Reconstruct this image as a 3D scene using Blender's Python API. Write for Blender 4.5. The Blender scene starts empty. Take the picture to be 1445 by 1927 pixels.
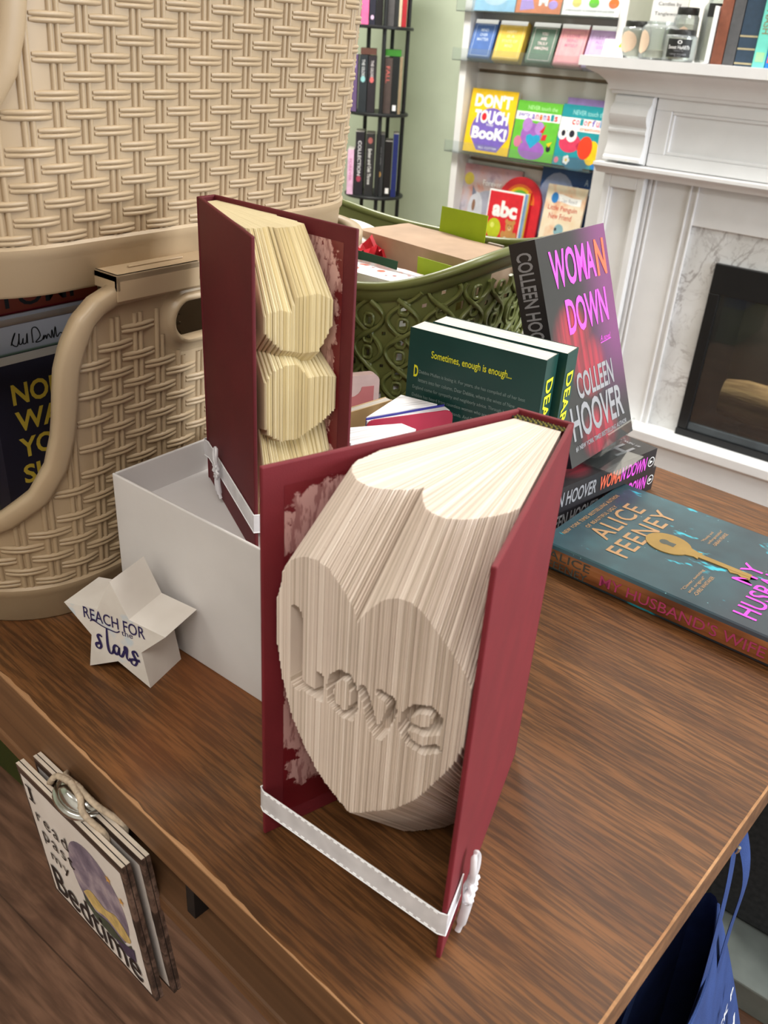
import bpy, math, random
from mathutils import Matrix, Vector, noise

random.seed(7)
PI = math.pi
R = math.radians
scene = bpy.context.scene
COL = scene.collection

# ------------------------------------------------------------------ camera, light, exposure
cam_d = bpy.data.cameras.new('camera')
cam = bpy.data.objects.new('camera', cam_d)
COL.objects.link(cam)
cam_d.sensor_fit = 'HORIZONTAL'
cam_d.sensor_width = 36.0
cam_d.lens = 40.83
cam_d.clip_start = 0.02
cam_d.dof.use_dof = True
cam_d.dof.focus_distance = 0.68
cam_d.dof.aperture_fstop = 22.0
right = Vector((0.7812, 0.6214, 0.0597))
up = Vector((-0.3428, 0.3470, 0.8729))
fwd = Vector((-0.5217, 0.7024, -0.4842))
back = -fwd
cam.matrix_world = Matrix(((right.x, up.x, back.x, 0.0), (right.y, up.y, back.y, 0.0), (right.z, up.z, back.z, 1.17), (0, 0, 0, 1)))
scene.camera = cam

scene.view_settings.view_transform = 'Standard'
scene.view_settings.look = 'None'
scene.view_settings.gamma = 1.0
scene.view_settings.use_curve_mapping = False
scene.view_settings.exposure = -0.14
try:
    scene.cycles.use_denoising = True
    scene.cycles.max_bounces = 8
    scene.cycles.transparent_max_bounces = 16
    scene.cycles.caustics_reflective = False
    scene.cycles.caustics_refractive = False
    scene.cycles.sample_clamp_indirect = 6.0
except Exception:
    pass

wld = bpy.data.worlds.new('world')
scene.world = wld
wld.use_nodes = True
wld.node_tree.nodes['Background'].inputs[0].default_value = (0.75, 0.85, 1.0, 1)
wld.node_tree.nodes['Background'].inputs[1].default_value = 0.6


def area(name, loc, size, energy, color, target=None, rot=None):
    d = bpy.data.lights.new(name, 'AREA')
    d.shape = 'RECTANGLE'
    d.size, d.size_y = size
    d.energy = energy
    d.color = color
    o = bpy.data.objects.new(name, d)
    COL.objects.link(o)
    o.location = loc
    if target is not None:
        o.rotation_euler = (Vector(target) - Vector(loc)).to_track_quat('-Z', 'Y').to_euler()
    elif rot:
        o.rotation_euler = rot
    return o


CEIL = 2.7
PANELS = [(-1.9, 2.0, 84), (0.35, 1.45, 28), (1.9, 1.9, 28), (0.6, -0.8, 30), (-1.2, -1.3, 10)]
for (px, py, pw) in PANELS:
    area('ceiling_lamp', (px, py, CEIL - 0.05), (1.15, 0.55), pw, (1.0, 0.97, 0.92))
# daylight through the shop window in the right wall
area('window_daylight', (2.75, 1.5, 1.45), (2.1, 1.7), 128, (0.86, 0.93, 1.0), target=(-0.3, 1.2, 0.9))


# ------------------------------------------------------------------ mesh builder
def lin(c):
    c = c / 255.0
    return c / 12.92 if c <= 0.04045 else ((c + 0.055) / 1.055) ** 2.4


def col(rgb):
    return (lin(rgb[0]), lin(rgb[1]), lin(rgb[2]), 1.0)


_glyph = {}


def glyphs(body, bold=0.0, shear=0.0, space=1.0):
    k = (body, bold, shear, space)
    if k in _glyph:
        return _glyph[k]
    cu = bpy.data.curves.new('lettering_source', 'FONT')
    cu.body = body
    cu.size = 1.0
    cu.offset = bold
    cu.shear = shear
    cu.space_character = space
    cu.resolution_u = 3
    cu.fill_mode = 'FRONT'
    ob = bpy.data.objects.new('lettering_source', cu)
    COL.objects.link(ob)
    dg = bpy.context.evaluated_depsgraph_get()
    ev = ob.evaluated_get(dg)
    me = ev.to_mesh()
    vs = [(v.co.x, v.co.y) for v in me.vertices]
    fs = [tuple(p.vertices) for p in me.polygons]
    ev.to_mesh_clear()
    bpy.data.objects.remove(ob)
    bpy.data.curves.remove(cu)
    if not vs:
        vs = [(0, 0), (1, 0), (0, 1)]
    xs = [v[0] for v in vs]
    ys = [v[1] for v in vs]
    _glyph[k] = (vs, fs, min(xs), max(xs), min(ys), max(ys))
    return _glyph[k]


class MB:
    def __init__(self):
        self.v, self.f, self.m, self.mats = [], [], [], []

    def slot(self, mat):
        if mat not in self.mats:
            self.mats.append(mat)
        return self.mats.index(mat)

    def add(self, vs, fs, mat, M=None):
        b = len(self.v)
        s = self.slot(mat)
        for p in vs:
            p = Vector(p)
            if M is not None:
                p = M @ p
            self.v.append(p)
        for f in fs:
            self.f.append(tuple(i + b for i in f))
            self.m.append(s)

    def box(self, x0, x1, y0, y1, z0, z1, mat, M=None):
        vs = [(x0, y0, z0), (x1, y0, z0), (x1, y1, z0), (x0, y1, z0), (x0, y0, z1), (x1, y0, z1), (x1, y1, z1), (x0, y1, z1)]
        fs = [(0, 3, 2, 1), (4, 5, 6, 7), (0, 1, 5, 4), (1, 2, 6, 5), (2, 3, 7, 6), (3, 0, 4, 7)]
        self.add(vs, fs, mat, M)

    def poly(self, pts, mat, M=None):
        self.add(pts, [tuple(range(len(pts)))], mat, M)

    def prism(self, pts, h0, h1, mat, M=None, mat2=None):
        """2-D outline (counter-clockwise) in XY, extruded along Z from h0 to h1"""
        n = len(pts)
        vs = [(p[0], p[1], h0) for p in pts] + [(p[0], p[1], h1) for p in pts]
        self.add(vs, [tuple(reversed(range(n))), tuple(range(n, 2 * n))], mat, M)
        self.add(vs, [(i, (i + 1) % n, n + (i + 1) % n, n + i) for i in range(n)], mat2 or mat, M)

    def grid(self, rows, mat, M=None, closed=False):
        nr, nc = len(rows), len(rows[0])
        vs = [p for r in rows for p in r]
        fs = []
        for i in range(nr - 1):
            for j in range(nc if closed else nc - 1):
                k = (j + 1) % nc
                fs.append((i * nc + j, i * nc + k, (i + 1) * nc + k, (i + 1) * nc + j))
        self.add(vs, fs, mat, M)

    def tube(self, pts, r, mat, n=8, closed=False, M=None, flat=1.0, upv=None, caps=True):
        pts = [Vector(p) for p in pts]
        N = len(pts)
        rows = []
        ref = Vector(upv) if upv else None
        for i in range(N):
            if closed:
                t = pts[(i + 1) % N] - pts[i - 1]
            else:
                t = pts[min(i + 1, N - 1)] - pts[max(i - 1, 0)]
            if t.length < 1e-9:
                t = Vector((0, 0, 1))
            t.normalize()
            if ref is None:
                ref = Vector((0, 0, 1)) if abs(t.z) < 0.9 else Vector((1, 0, 0))
            b = t.cross(ref)
            if b.length < 1e-6:
                b = t.cross(Vector((1, 0, 0.3)))
            b.normalize()
            nrm = b.cross(t).normalized()
            if upv is None:
                ref = nrm
            rr = r[i] if isinstance(r, (list, tuple)) else r
            rows.append([pts[i] + b * (rr * math.cos(2 * PI * k / n)) + nrm * (rr * flat * math.sin(2 * PI * k / n)) for k in range(n)])
        if closed:
            rows.append(rows[0])
        self.grid(rows, mat, M, closed=True)
        if caps and not closed:
            self.poly(list(reversed(rows[0])), mat, M)
            self.poly(rows[-1], mat, M)

    def lathe(self, prof, mat, n=32, M=None):
        rows = [[(r * math.cos(2 * PI * k / n), r * math.sin(2 * PI * k / n), z) for k in range(n)] for r, z in prof]
        self.grid(rows, mat, M, closed=True)

    def text(self, body, o, rt, upv, w, h, mat, bold=0.0, shear=0.0, M=None, lift=0.0, space=1.0):
        """lettering fitted into the w x h rectangle whose lower left corner is o"""
        vs, fs, x0, x1, y0, y1 = glyphs(body, bold, shear, space)
        o, rt, upv = Vector(o), Vector(rt).normalized(), Vector(upv).normalized()
        nrm = rt.cross(upv)
        if h is None:
            h = w * (y1 - y0) / max(x1 - x0, 1e-6)
        if w is None:
            w = h * (x1 - x0) / max(y1 - y0, 1e-6)
        self.add([o + rt * ((v[0] - x0) / (x1 - x0) * w) + upv * ((v[1] - y0) / (y1 - y0) * h) + nrm * lift for v in vs], fs, mat, M)

    def shape(self, pts, o, rt, upv, mat, M=None, lift=0.0):
        o, rt, upv = Vector(o), Vector(rt).normalized(), Vector(upv).normalized()
        nrm = rt.cross(upv)
        self.poly([o + rt * p[0] + upv * p[1] + nrm * lift for p in pts], mat, M)

    def disc(self, cx, cy, rx, ry, o, rt, upv, mat, M=None, lift=0.0, n=20, a0=0.0, a1=2 * PI):
        full = abs(a1 - a0 - 2 * PI) < 1e-6
        self.shape([(cx + rx * math.cos(a0 + (a1 - a0) * k / (n if full else n - 1)), cy + ry * math.sin(a0 + (a1 - a0) * k / (n if full else n - 1))) for k in range(n)], o, rt, upv, mat, M, lift)

    def stroke(self, pts, w, o, rt, upv, mat, M=None, lift=0.0):
        """flat brush stroke through 2-D points; w = width or a list of widths"""
        o, rt, upv = Vector(o), Vector(rt).normalized(), Vector(upv).normalized()
        nrm = rt.cross(upv)
        n = len(pts)
        L, Rr = [], []
        for i in range(n):
            a, b = pts[max(i - 1, 0)], pts[min(i + 1, n - 1)]
            dx, dy = b[0] - a[0], b[1] - a[1]
            ln = math.hypot(dx, dy) or 1e-9
            ww = (w[i] if isinstance(w, (list, tuple)) else w) / 2
            px, py = -dy / ln * ww, dx / ln * ww
            L.append(o + rt * (pts[i][0] + px) + upv * (pts[i][1] + py) + nrm * lift)
            Rr.append(o + rt * (pts[i][0] - px) + upv * (pts[i][1] - py) + nrm * lift)
        self.add(L + Rr, [(i, n + i, n + i + 1, i + 1) for i in range(n - 1)], mat, M)

    def build(self, name, parent=None, smooth=None, bevel=0.0, segs=2):
        me = bpy.data.meshes.new(name)
        me.from_pydata([tuple(p) for p in self.v], [], self.f)
        for mt in self.mats:
            me.materials.append(mt)
        me.polygons.foreach_set('material_index', self.m)
        if smooth is not None:
            me.polygons.foreach_set('use_smooth', [True] * len(self.f))
            me.set_sharp_from_angle(angle=R(smooth))
        me.update()
        o = bpy.data.objects.new(name, me)
        COL.objects.link(o)
        if parent is not None:
            o.parent = parent
        if bevel:
            md = o.modifiers.new('bevel', 'BEVEL')
            md.width = bevel
            md.segments = segs
            md.limit_method = 'ANGLE'
            md.angle_limit = R(40)
        return o


def spline(pts, k=6, closed=False):
    """Catmull-Rom through 2-D or 3-D points"""
    n = len(pts)
    out = []
    rng = range(n) if closed else range(n - 1)
    for i in rng:
        if closed:
            p = [pts[(i + d) % n] for d in (-1, 0, 1, 2)]
        else:
            p = [pts[max(i - 1, 0)], pts[i], pts[i + 1], pts[min(i + 2, n - 1)]]
        for s in range(k):
            t = s / k
            out.append(tuple(0.5 * (2 * p[1][d] + (p[2][d] - p[0][d]) * t + (2 * p[0][d] - 5 * p[1][d] + 4 * p[2][d] - p[3][d]) * t * t + (3 * p[1][d] - p[0][d] - 3 * p[2][d] + p[3][d]) * t ** 3) for d in range(len(p[0]))))
    if not closed:
        out.append(tuple(pts[-1]))
    return out


def interp(tab, x):
    if x <= tab[0][0]:
        return tab[0][1]
    for a, b in zip(tab, tab[1:]):
        if x <= b[0]:
            return a[1] + (b[1] - a[1]) * (x - a[0]) / (b[0] - a[0] or 1e-9)
    return tab[-1][1]


def thing(name, label, cat, M=None, group=None):
    o = bpy.data.objects.new(name, None)
    COL.objects.link(o)
    o.empty_display_size = 0.05
    if M is not None:
        o.matrix_world = M
    o['label'] = label
    o['category'] = cat
    if group:
        o['group'] = group
    return o


def tag(o, label, cat, group=None):
    o['label'] = label
    o['category'] = cat
    if group:
        o['group'] = group
    return o


def struct(o):
    o['kind'] = 'structure'
    return o


def frame(o, x, y, z=None):
    """matrix from an origin and local axes given in world space"""
    x, y = Vector(x).normalized(), Vector(y)
    y = (y - x * y.dot(x)).normalized()
    z = x.cross(y)
    o = Vector(o)
    return Matrix(((x.x, y.x, z.x, o.x), (x.y, y.y, z.y, o.y), (x.z, y.z, z.z, o.z), (0, 0, 0, 1)))


def T(x, y, z, rz=0.0):
    return Matrix.Translation((x, y, z)) @ Matrix.Rotation(rz, 4, 'Z')


# ------------------------------------------------------------------ materials
class NT:
    def __init__(self, name, rough=0.5, spec=0.5):
        self.mat = bpy.data.materials.new(name)
        self.mat.use_nodes = True
        self.t = self.mat.node_tree
        self.b = self.t.nodes['Principled BSDF']
        self.b.inputs['Roughness'].default_value = rough
        self.b.inputs['Specular IOR Level'].default_value = spec
        self.co = None

    def node(self, typ, **kw):
        n = self.t.nodes.new(typ)
        for k, v in kw.items():
            setattr(n, k, v)
        return n

    def link(self, a, b):
        self.t.links.new(a, b)

    def put(self, sock, val):
        if hasattr(val, 'is_output'):
            self.link(val, sock)
        elif isinstance(val, (tuple, list)):
            sock.default_value = tuple(val) if len(val) == len(sock.default_value) else tuple(val)[:len(sock.default_value)]
        else:
            sock.default_value = val

    def coord(self):
        if self.co is None:
            self.co = self.node('ShaderNodeTexCoord').outputs['Object']
        return self.co

    def xyz(self):
        s = self.node('ShaderNodeSeparateXYZ')
        self.link(self.coord(), s.inputs[0])
        return s.outputs

    def mapping(self, scale=(1, 1, 1), rot=(0, 0, 0), loc=(0, 0, 0)):
        m = self.node('ShaderNodeMapping')
        self.link(self.coord(), m.inputs[0])
        m.inputs['Location'].default_value = loc
        m.inputs['Rotation'].default_value = rot
        m.inputs['Scale'].default_value = scale
        return m.outputs[0]

    def noise(self, scale, detail=3, vec=None, rough=0.55, dist=0.0):
        n = self.node('ShaderNodeTexNoise')
        self.link(vec if vec is not None else self.coord(), n.inputs['Vector'])
        n.inputs['Scale'].default_value = scale
        n.inputs['Detail'].default_value = detail
        n.inputs['Roughness'].default_value = rough
        n.inputs['Distortion'].default_value = dist
        return n.outputs['Fac']

    def voronoi(self, scale, vec=None, feature='F1', out='Distance'):
        n = self.node('ShaderNodeTexVoronoi', feature=feature)
        self.link(vec if vec is not None else self.coord(), n.inputs['Vector'])
        n.inputs['Scale'].default_value = scale
        return n.outputs[out]

    def math(self, op, a, b=0.0, clamp=False):
        n = self.node('ShaderNodeMath', operation=op, use_clamp=clamp)
        self.put(n.inputs[0], a)
        self.put(n.inputs[1], b)
        return n.outputs[0]

    def step(self, v, a, b):
        n = self.node('ShaderNodeMapRange', interpolation_type='SMOOTHSTEP')
        self.put(n.inputs['Value'], v)
        n.inputs['From Min'].default_value = a
        n.inputs['From Max'].default_value = b
        return n.outputs[0]

    def ramp(self, fac, stops):
        n = self.node('ShaderNodeValToRGB')
        self.put(n.inputs[0], fac)
        e = n.color_ramp.elements
        while len(e) < len(stops):
            e.new(0.5)
        for el, (p, c) in zip(e, stops):
            el.position = p
            el.color = col(c) if max(c) > 1.5 else tuple(c) + (1.0,)
        return n.outputs[0]

    def mix(self, fac, a, b, mode='MIX'):
        n = self.node('ShaderNodeMix', data_type='RGBA', blend_type=mode)
        self.put(n.inputs[0], fac)
        for s, v in ((n.inputs[6], a), (n.inputs[7], b)):
            if isinstance(v, tuple) and len(v) == 3:
                v = col(v)
            self.put(s, v)
        return n.outputs[2]

    def bump(self, h, strength=0.3, dist=0.001):
        n = self.node('ShaderNodeBump')
        n.inputs['Strength'].default_value = strength
        n.inputs['Distance'].default_value = dist
        self.link(h, n.inputs['Height'])
        self.link(n.outputs[0], self.b.inputs['Normal'])

    def base(self, c):
        if isinstance(c, tuple) and len(c) == 3:
            c = col(c)
        self.put(self.b.inputs['Base Color'], c)

    def rough(self, v):
        self.put(self.b.inputs['Roughness'], v)


_pm = {}


def pm(name, rgb, rough=0.5, var=0.05, scale=40, bump=0.0, bscale=400, spec=0.4, metal=0.0):
    """plain material with slight procedural mottling"""
    if name in _pm:
        return _pm[name]
    m = NT(name, rough, spec)
    lo = tuple(max(0.01, c * (1 - var)) for c in rgb)
    hi = tuple(min(255, c * (1 + var)) for c in rgb)
    m.base(m.ramp(m.noise(scale, 3), [(0.3, tuple(max(2, c) for c in lo)), (0.7, tuple(max(2, c) for c in hi))]))
    m.b.inputs['Metallic'].default_value = metal
    if bump:
        m.bump(m.noise(bscale, 2), bump, 0.0006)
    _pm[name] = m.mat
    return m.mat


def ink(name, rgb, rough=0.5):
    return pm('ink_' + name, rgb, rough, 0.02, 60)


def clear(name, tint=(235, 245, 245), gloss=0.12, opacity=0.06, rough=0.05, fres=0.8):
    """thin clear plastic or glass"""
    m = NT(name)
    t = m.t
    out = t.nodes['Material Output']
    tr = m.node('ShaderNodeBsdfTransparent')
    tr.inputs[0].default_value = col(tint)
    gl = m.node('ShaderNodeBsdfGlossy')
    gl.inputs['Roughness'].default_value = rough
    fr = m.node('ShaderNodeFresnel')
    fr.inputs[0].default_value = 1.45
    f2 = m.math('ADD', m.math('MULTIPLY', fr.outputs[0], fres), gloss * 0.3, True)
    mx = m.node('ShaderNodeMixShader')
    m.link(f2, mx.inputs[0])
    m.link(tr.outputs[0], mx.inputs[1])
    m.link(gl.outputs[0], mx.inputs[2])
    df = m.node('ShaderNodeBsdfDiffuse')
    m.put(df.inputs[0], m.ramp(m.noise(30, 2), [(0.3, (225, 232, 232)), (0.7, (245, 248, 248))]))
    m2 = m.node('ShaderNodeMixShader')
    m2.inputs[0].default_value = opacity
    m.link(mx.outputs[0], m2.inputs[1])
    m.link(df.outputs[0], m2.inputs[2])
    m.link(m2.outputs[0], out.inputs['Surface'])
    return m.mat


def wood(name, dark, mid, light, grain_axis='x', fine=1.0, rough=0.4, spec=0.4, wear=False, contrast=1.0):
    m = NT(name, rough, spec)
    g = 2.2 * fine
    st = (g, 60, 60) if grain_axis == 'x' else ((60, g, 60) if grain_axis == 'y' else (60, 60, g))
    s2 = tuple(v * 3.4 * fine for v in st)
    v1 = m.mapping(tuple(v * 0.35 for v in st))
    broad = m.noise(1.0, 4, v1, 0.6, 0.6)
    v2 = m.mapping(s2)
    pores = m.noise(1.0, 3, v2, 0.6)
    v3 = m.mapping(tuple(v * 7.0 * fine for v in st))
    pores2 = m.noise(1.0, 2, v3, 0.6)
    c = m.ramp(broad, [(0.28, dark), (0.5, mid), (0.75, light)])
    pd = m.step(pores, 0.62, 0.40)
    pd = m.math('MULTIPLY', pd, 0.75 * contrast)
    c = m.mix(pd, c, tuple(int(v * 0.42) for v in dark))
    pl = m.math('MULTIPLY', m.step(pores2, 0.58, 0.75), 0.45 * contrast)
    c = m.mix(pl, c, light)
    if wear:
        patch = m.step(m.noise(5.5, 3), 0.57, 0.70)
        x = m.xyz()
        left = m.step(x[0], -0.22, -0.34)
        c = m.mix(m.math('MULTIPLY', m.math('MULTIPLY', patch, left), 0.55), c, (112, 94, 80))
        warm = m.step(m.noise(4.0, 2, m.mapping((1, 1, 1), (0, 0, 0), (3, 1, 7))), 0.52, 0.66)
        c = m.mix(m.math('MULTIPLY', m.math('MULTIPLY', warm, left), 0.35), c, (140, 80, 42))
        m.rough(m.math('ADD', m.math('MULTIPLY', pores, 0.25), rough - 0.1))
    m.base(c)
    m.bump(m.math('ADD', pores, m.math('MULTIPLY', pores2, 0.5)), 0.25, 0.0005)
    return m.mat


# ------------------------------------------------------------------ the room
def mk_floor():
    m = NT('floor_planks', 0.42, 0.35)
    s = m.xyz()
    # planks run along world Y+X diagonal-free: along X, 0.18 m wide
    row = m.math('FLOOR', m.math('DIVIDE', s[1], 0.18))
    shift = m.math('MULTIPLY', row, 0.37)
    comb = m.node('ShaderNodeCombineXYZ')
    m.put(comb.inputs[0], m.math('ADD', s[0], shift))
    m.put(comb.inputs[1], s[1])
    m.put(comb.inputs[2], m.math('MULTIPLY', row, 1.7))
    mp = m.node('ShaderNodeMapping')
    m.link(comb.outputs[0], mp.inputs[0])
    mp.inputs['Scale'].default_value = (2.0, 11, 3)
    broad = m.noise(1.0, 4, mp.outputs[0], 0.55, 1.6)
    mp2 = m.node('ShaderNodeMapping')
    m.link(comb.outputs[0], mp2.inputs[0])
    mp2.inputs['Scale'].default_value = (6, 90, 3)
    fine = m.noise(1.0, 3, mp2.outputs[0], 0.6)
    c = m.ramp(broad, [(0.3, (86, 60, 46)), (0.48, (124, 90, 70)), (0.6, (104, 74, 57)), (0.75, (146, 108, 84))])
    c = m.mix(m.math('MULTIPLY', m.step(fine, 0.6, 0.35), 0.5), c, (52, 34, 25))
    fr = m.math('FRACT', m.math('DIVIDE', s[1], 0.18))
    seam = m.math('LESS_THAN', fr, 0.012)
    c = m.mix(m.math('MULTIPLY', seam, 0.6), c, (40, 27, 20))
    m.base(c)
    m.bump(fine, 0.12, 0.0004)
    return m.mat


M_floor = mk_floor()
M_wall = pm('wall_sage', (196, 206, 184), 0.75, 0.02, 6, 0.15, 260, 0.2)
M_wallw = pm('wall_offwhite', (214, 210, 202), 0.8, 0.02, 6, 0.12, 260, 0.2)
M_ceil = pm('ceiling_white', (232, 230, 224), 0.9, 0.02, 5, 0.1, 200, 0.2)
M_trim = pm('trim_white', (236, 236, 234), 0.45, 0.015, 12, 0.04, 600, 0.4)

X0, X1, Y0, Y1 = -3.6, 3.0, -2.2, 3.4


def plain(name, args, mat, kind=True):
    b = MB()
    for a in (args if isinstance(args[0], (tuple, list)) else [args]):
        b.box(*a, mat)
    o = b.build(name)
    if kind:
        struct(o)
    return o


plain('floor', (X0, X1, Y0, Y1, -0.05, 0.0), M_floor)
plain('ceiling', (X0, X1, Y0, Y1, CEIL, CEIL + 0.05), M_ceil)
plain('wall_back', (X0, X1, Y1, Y1 + 0.08, 0, CEIL), M_wall)
plain('wall_left', (X0 - 0.08, X0, Y0, Y1, 0, CEIL), M_wall)
plain('wall_front', (X0, X1, Y0 - 0.08, Y0, 0, CEIL), M_wallw)
# right wall with the shop window opening (y 0.2..2.8, z 0.5..2.4)
plain('wall_right', [(X1, X1 + 0.08, Y0, 0.2, 0, CEIL), (X1, X1 + 0.08, 2.8, Y1, 0, CEIL), (X1, X1 + 0.08, 0.2, 2.8, 0, 0.5), (X1, X1 + 0.08, 0.2, 2.8, 2.4, CEIL)], M_wallw)
b = MB()
for yy in (0.2, 1.47, 2.74):
    b.box(X1 - 0.01, X1 + 0.06, yy, yy + 0.06, 0.5, 2.4, M_trim)
for zz in (0.5, 2.34):
    b.box(X1 - 0.01, X1 + 0.06, 0.2, 2.8, zz, zz + 0.06, M_trim)
struct(b.build('window_1'))
plain('wall_chimney', (-1.14, 0.9, 2.86, Y1, 0, CEIL), M_wallw)
plain('baseboard_back', (X0, -2.2, Y1 - 0.015, Y1, 0, 0.11), M_trim)


def emit(name, rgb, s):
    m = NT(name, 0.6)
    m.base(rgb)
    m.b.inputs['Emission Color'].default_value = col(rgb)
    m.b.inputs['Emission Strength'].default_value = s
    return m.mat


M_lamp = emit('lamp_diffuser', (255, 250, 240), 1.2)
for i, (px, py, pw) in enumerate(PANELS):
    t = thing('ceiling_light', 'flat white ceiling light panel above the shop floor', 'light', T(px, py, CEIL), 'ceiling light panels')
    b = MB()
    b.box(-0.64, 0.64, -0.34, -0.30, -0.04, 0, M_trim)
    b.box(-0.64, 0.64, 0.30, 0.34, -0.04, 0, M_trim)
    b.box(-0.64, -0.6, -0.3, 0.3, -0.04, 0, M_trim)
    b.box(0.6, 0.64, -0.3, 0.3, -0.04, 0, M_trim)
    b.build('frame', t)
    b = MB()
    b.box(-0.6, 0.6, -0.3, 0.3, -0.03, -0.01, M_lamp)
    b.build('diffuser', t)

# ------------------------------------------------------------------ the display table
M_top = wood('table_oak', (88, 53, 27), (107, 68, 35), (129, 86, 48), 'x', 1.7, 0.46, 0.38, True, 0.8)
M_edge = wood('table_edge', (88, 60, 39), (112, 78, 51), (136, 98, 66), 'x', 0.6, 0.55, 0.3, False, 0.35)
M_chip = wood('table_raw', (150, 108, 74), (170, 128, 90), (190, 148, 108), 'x', 0.6, 0.8, 0.2, False, 0.3)
M_apron = wood('table_apron', (84, 50, 30), (112, 70, 44), (136, 92, 62), 'x', 0.5, 0.5, 0.3)
M_leg = wood('table_leg', (52, 26, 16), (72, 38, 24), (90, 50, 32), 'z', 0.6, 0.5, 0.3)
M_black = pm('black_plastic', (24, 24, 25), 0.45, 0.08, 60)
TZ = 0.75
TROT = R(-3.83)
TF = T(-0.059, 0.1975, 0, TROT)          # local x runs left along the table when negative
t = thing('display_table', 'brown oak veneered table with a chipped front edge carrying the books', 'table', TF)
TL, TD = 1.25, 0.70
b = MB()
b.box(-TL, 0, 0.0, TD, TZ - 0.0015, TZ, M_top)
b.box(-TL, 0, 0.0, TD, TZ - 0.029, TZ - 0.0015, M_edge)
# worn arris: irregular raw strip along the front edge
random.seed(3)
n = 150
top, bot = [], []
for i in range(n + 1):
    x = -TL + TL * i / n
    w = 0.0009 + 0.0034 * max(0, noise.noise((x * 22, 1.3, 0))) + 0.003 * max(0, noise.noise((x * 70, 5.1, 0)))
    if x > -0.16:
        w *= 0.35
    top.append((x, w, TZ + 0.0002))
    bot.append((x, -0.0003, TZ - 0.4 * w - 0.0004))
b.grid([bot, [(p[0], -0.0003, TZ + 0.0001) for p in top], top], M_chip)
side = [(0.0003, TD * i / 80, TZ + 0.0002) for i in range(81)]
b.grid([[(-0.0010 - 0.0008 * abs(noise.noise((0.2, i * 0.7, 3))), p[1], TZ + 0.0002) for i, p in enumerate(side)], side, [(0.0003, p[1], TZ - 0.0012) for p in side]], M_chip)
b.build('tabletop', t)
b = MB()
b.box(-TL + 0.03, -0.08, 0.03, 0.05, 0.615, TZ - 0.029, M_apron)
b.box(-TL + 0.03, -0.08, TD - 0.05, TD - 0.03, 0.615, TZ - 0.029, M_apron)
b.box(-0.10, -0.08, 0.05, TD - 0.05, 0.615, TZ - 0.029, M_leg)
b.box(-TL + 0.03, -TL + 0.05, 0.05, TD - 0.05, 0.615, TZ - 0.029, M_leg)
b.build('apron', t)
b = MB()
b.box(-TL + 0.03, -0.05, 0.0, 0.03, 0.668, 0.682, M_edge)
b.build('front_rail', t, bevel=0.002)
b = MB()
b.box(-TL + 0.06, -0.312, 0.001, 0.03, 0.682, TZ - 0.0295, M_edge)
b.build('drawer_front', t, bevel=0.0015)
b = MB()
b.box(-0.236, -0.228, 0.006, 0.03, 0.682, TZ - 0.0295, M_black)
b.build('divider', t)
for (lx, ly) in ((-TL + 0.03, 0.03), (-0.140, 0.03), (-TL + 0.03, TD - 0.085), (-0.135, TD - 0.085)):
    b = MB()
    b.box(lx, lx + 0.055, ly, ly + 0.055, 0, 0.62, M_leg)
    b.build('leg', t, bevel=0.003)
# drawer cup pull that the signs hang from
M_chrome = pm('chrome', (200, 200, 196), 0.18, 0.05, 30, metal=1.0)
b = MB()
pts = [(-0.336 + 0.020 * math.cos(a), -0.004 - 0.013 * math.sin(a), 0.712) for a in [PI * k / 14 for k in range(15)]]
b.tube(pts, 0.0035, M_chrome, 8)
rows = []
for k in range(9):
    a = PI / 2 * k / 8
    rows.append([(-0.336 + 0.0195 * math.cos(q) * math.cos(a) , -0.004 - 0.013 * math.sin(q) * math.cos(a * 0.6), 0.712 + 0.012 * math.sin(a)) for q in [PI * j / 14 for j in range(15)]])
b.grid(rows, M_chrome)
b.build('drawer_pull', t, smooth=50)

# ------------------------------------------------------------------ folded book sculptures
def mk_cloth(name, rgb):
    m = NT(name, 0.62, 0.3)
    c = m.ramp(m.noise(26, 3), [(0.3, tuple(int(v * 0.95) for v in rgb)), (0.7, tuple(min(255, int(v * 1.05)) for v in rgb))])
    m.base(c)
    w = m.noise(1400, 1)
    m.bump(w, 0.25, 0.0003)
    return m.mat


def mk_paste(name, rgb, paper, seed, regions):
    """inner board: glossy red with torn off end paper left in ragged patches"""
    m = NT(name, 0.35, 0.5)
    s = m.xyz()
    tot = None
    for (cx, cz, rx, rz) in regions:
        dx = m.math('DIVIDE', m.math('SUBTRACT', s[0], cx), rx)
        dz = m.math('DIVIDE', m.math('SUBTRACT', s[2], cz), rz)
        d = m.math('ADD', m.math('MULTIPLY', dx, dx), m.math('MULTIPLY', dz, dz))
        g = m.math('SUBTRACT', 1.0, d)
        tot = g if tot is None else m.math('MAXIMUM', tot, g)
    n1 = m.noise(75, 5, m.mapping((1, 1, 1), (0, 0, 0), (seed, 0, 0)), 0.65)
    n2 = m.noise(1.0, 3, m.mapping((260, 260, 60), (0, 0.5, 0), (0, seed, 0)), 0.6)
    v = m.math('ADD', tot, m.math('MULTIPLY', m.math('SUBTRACT', n1, 0.5), 2.6))
    mask = m.step(v, 0.26, 0.42)
    mask = m.math('MULTIPLY', mask, m.math('ADD', 0.45, m.math('MULTIPLY', m.step(n2, 0.42, 0.52), 0.55)))
    c = m.mix(mask, tuple(rgb), tuple(paper))
    m.base(c)
    m.rough(m.math('ADD', 0.33, m.math('MULTIPLY', mask, 0.4)))
    m.bump(mask, 0.3, 0.0004)
    return m.mat


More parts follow.
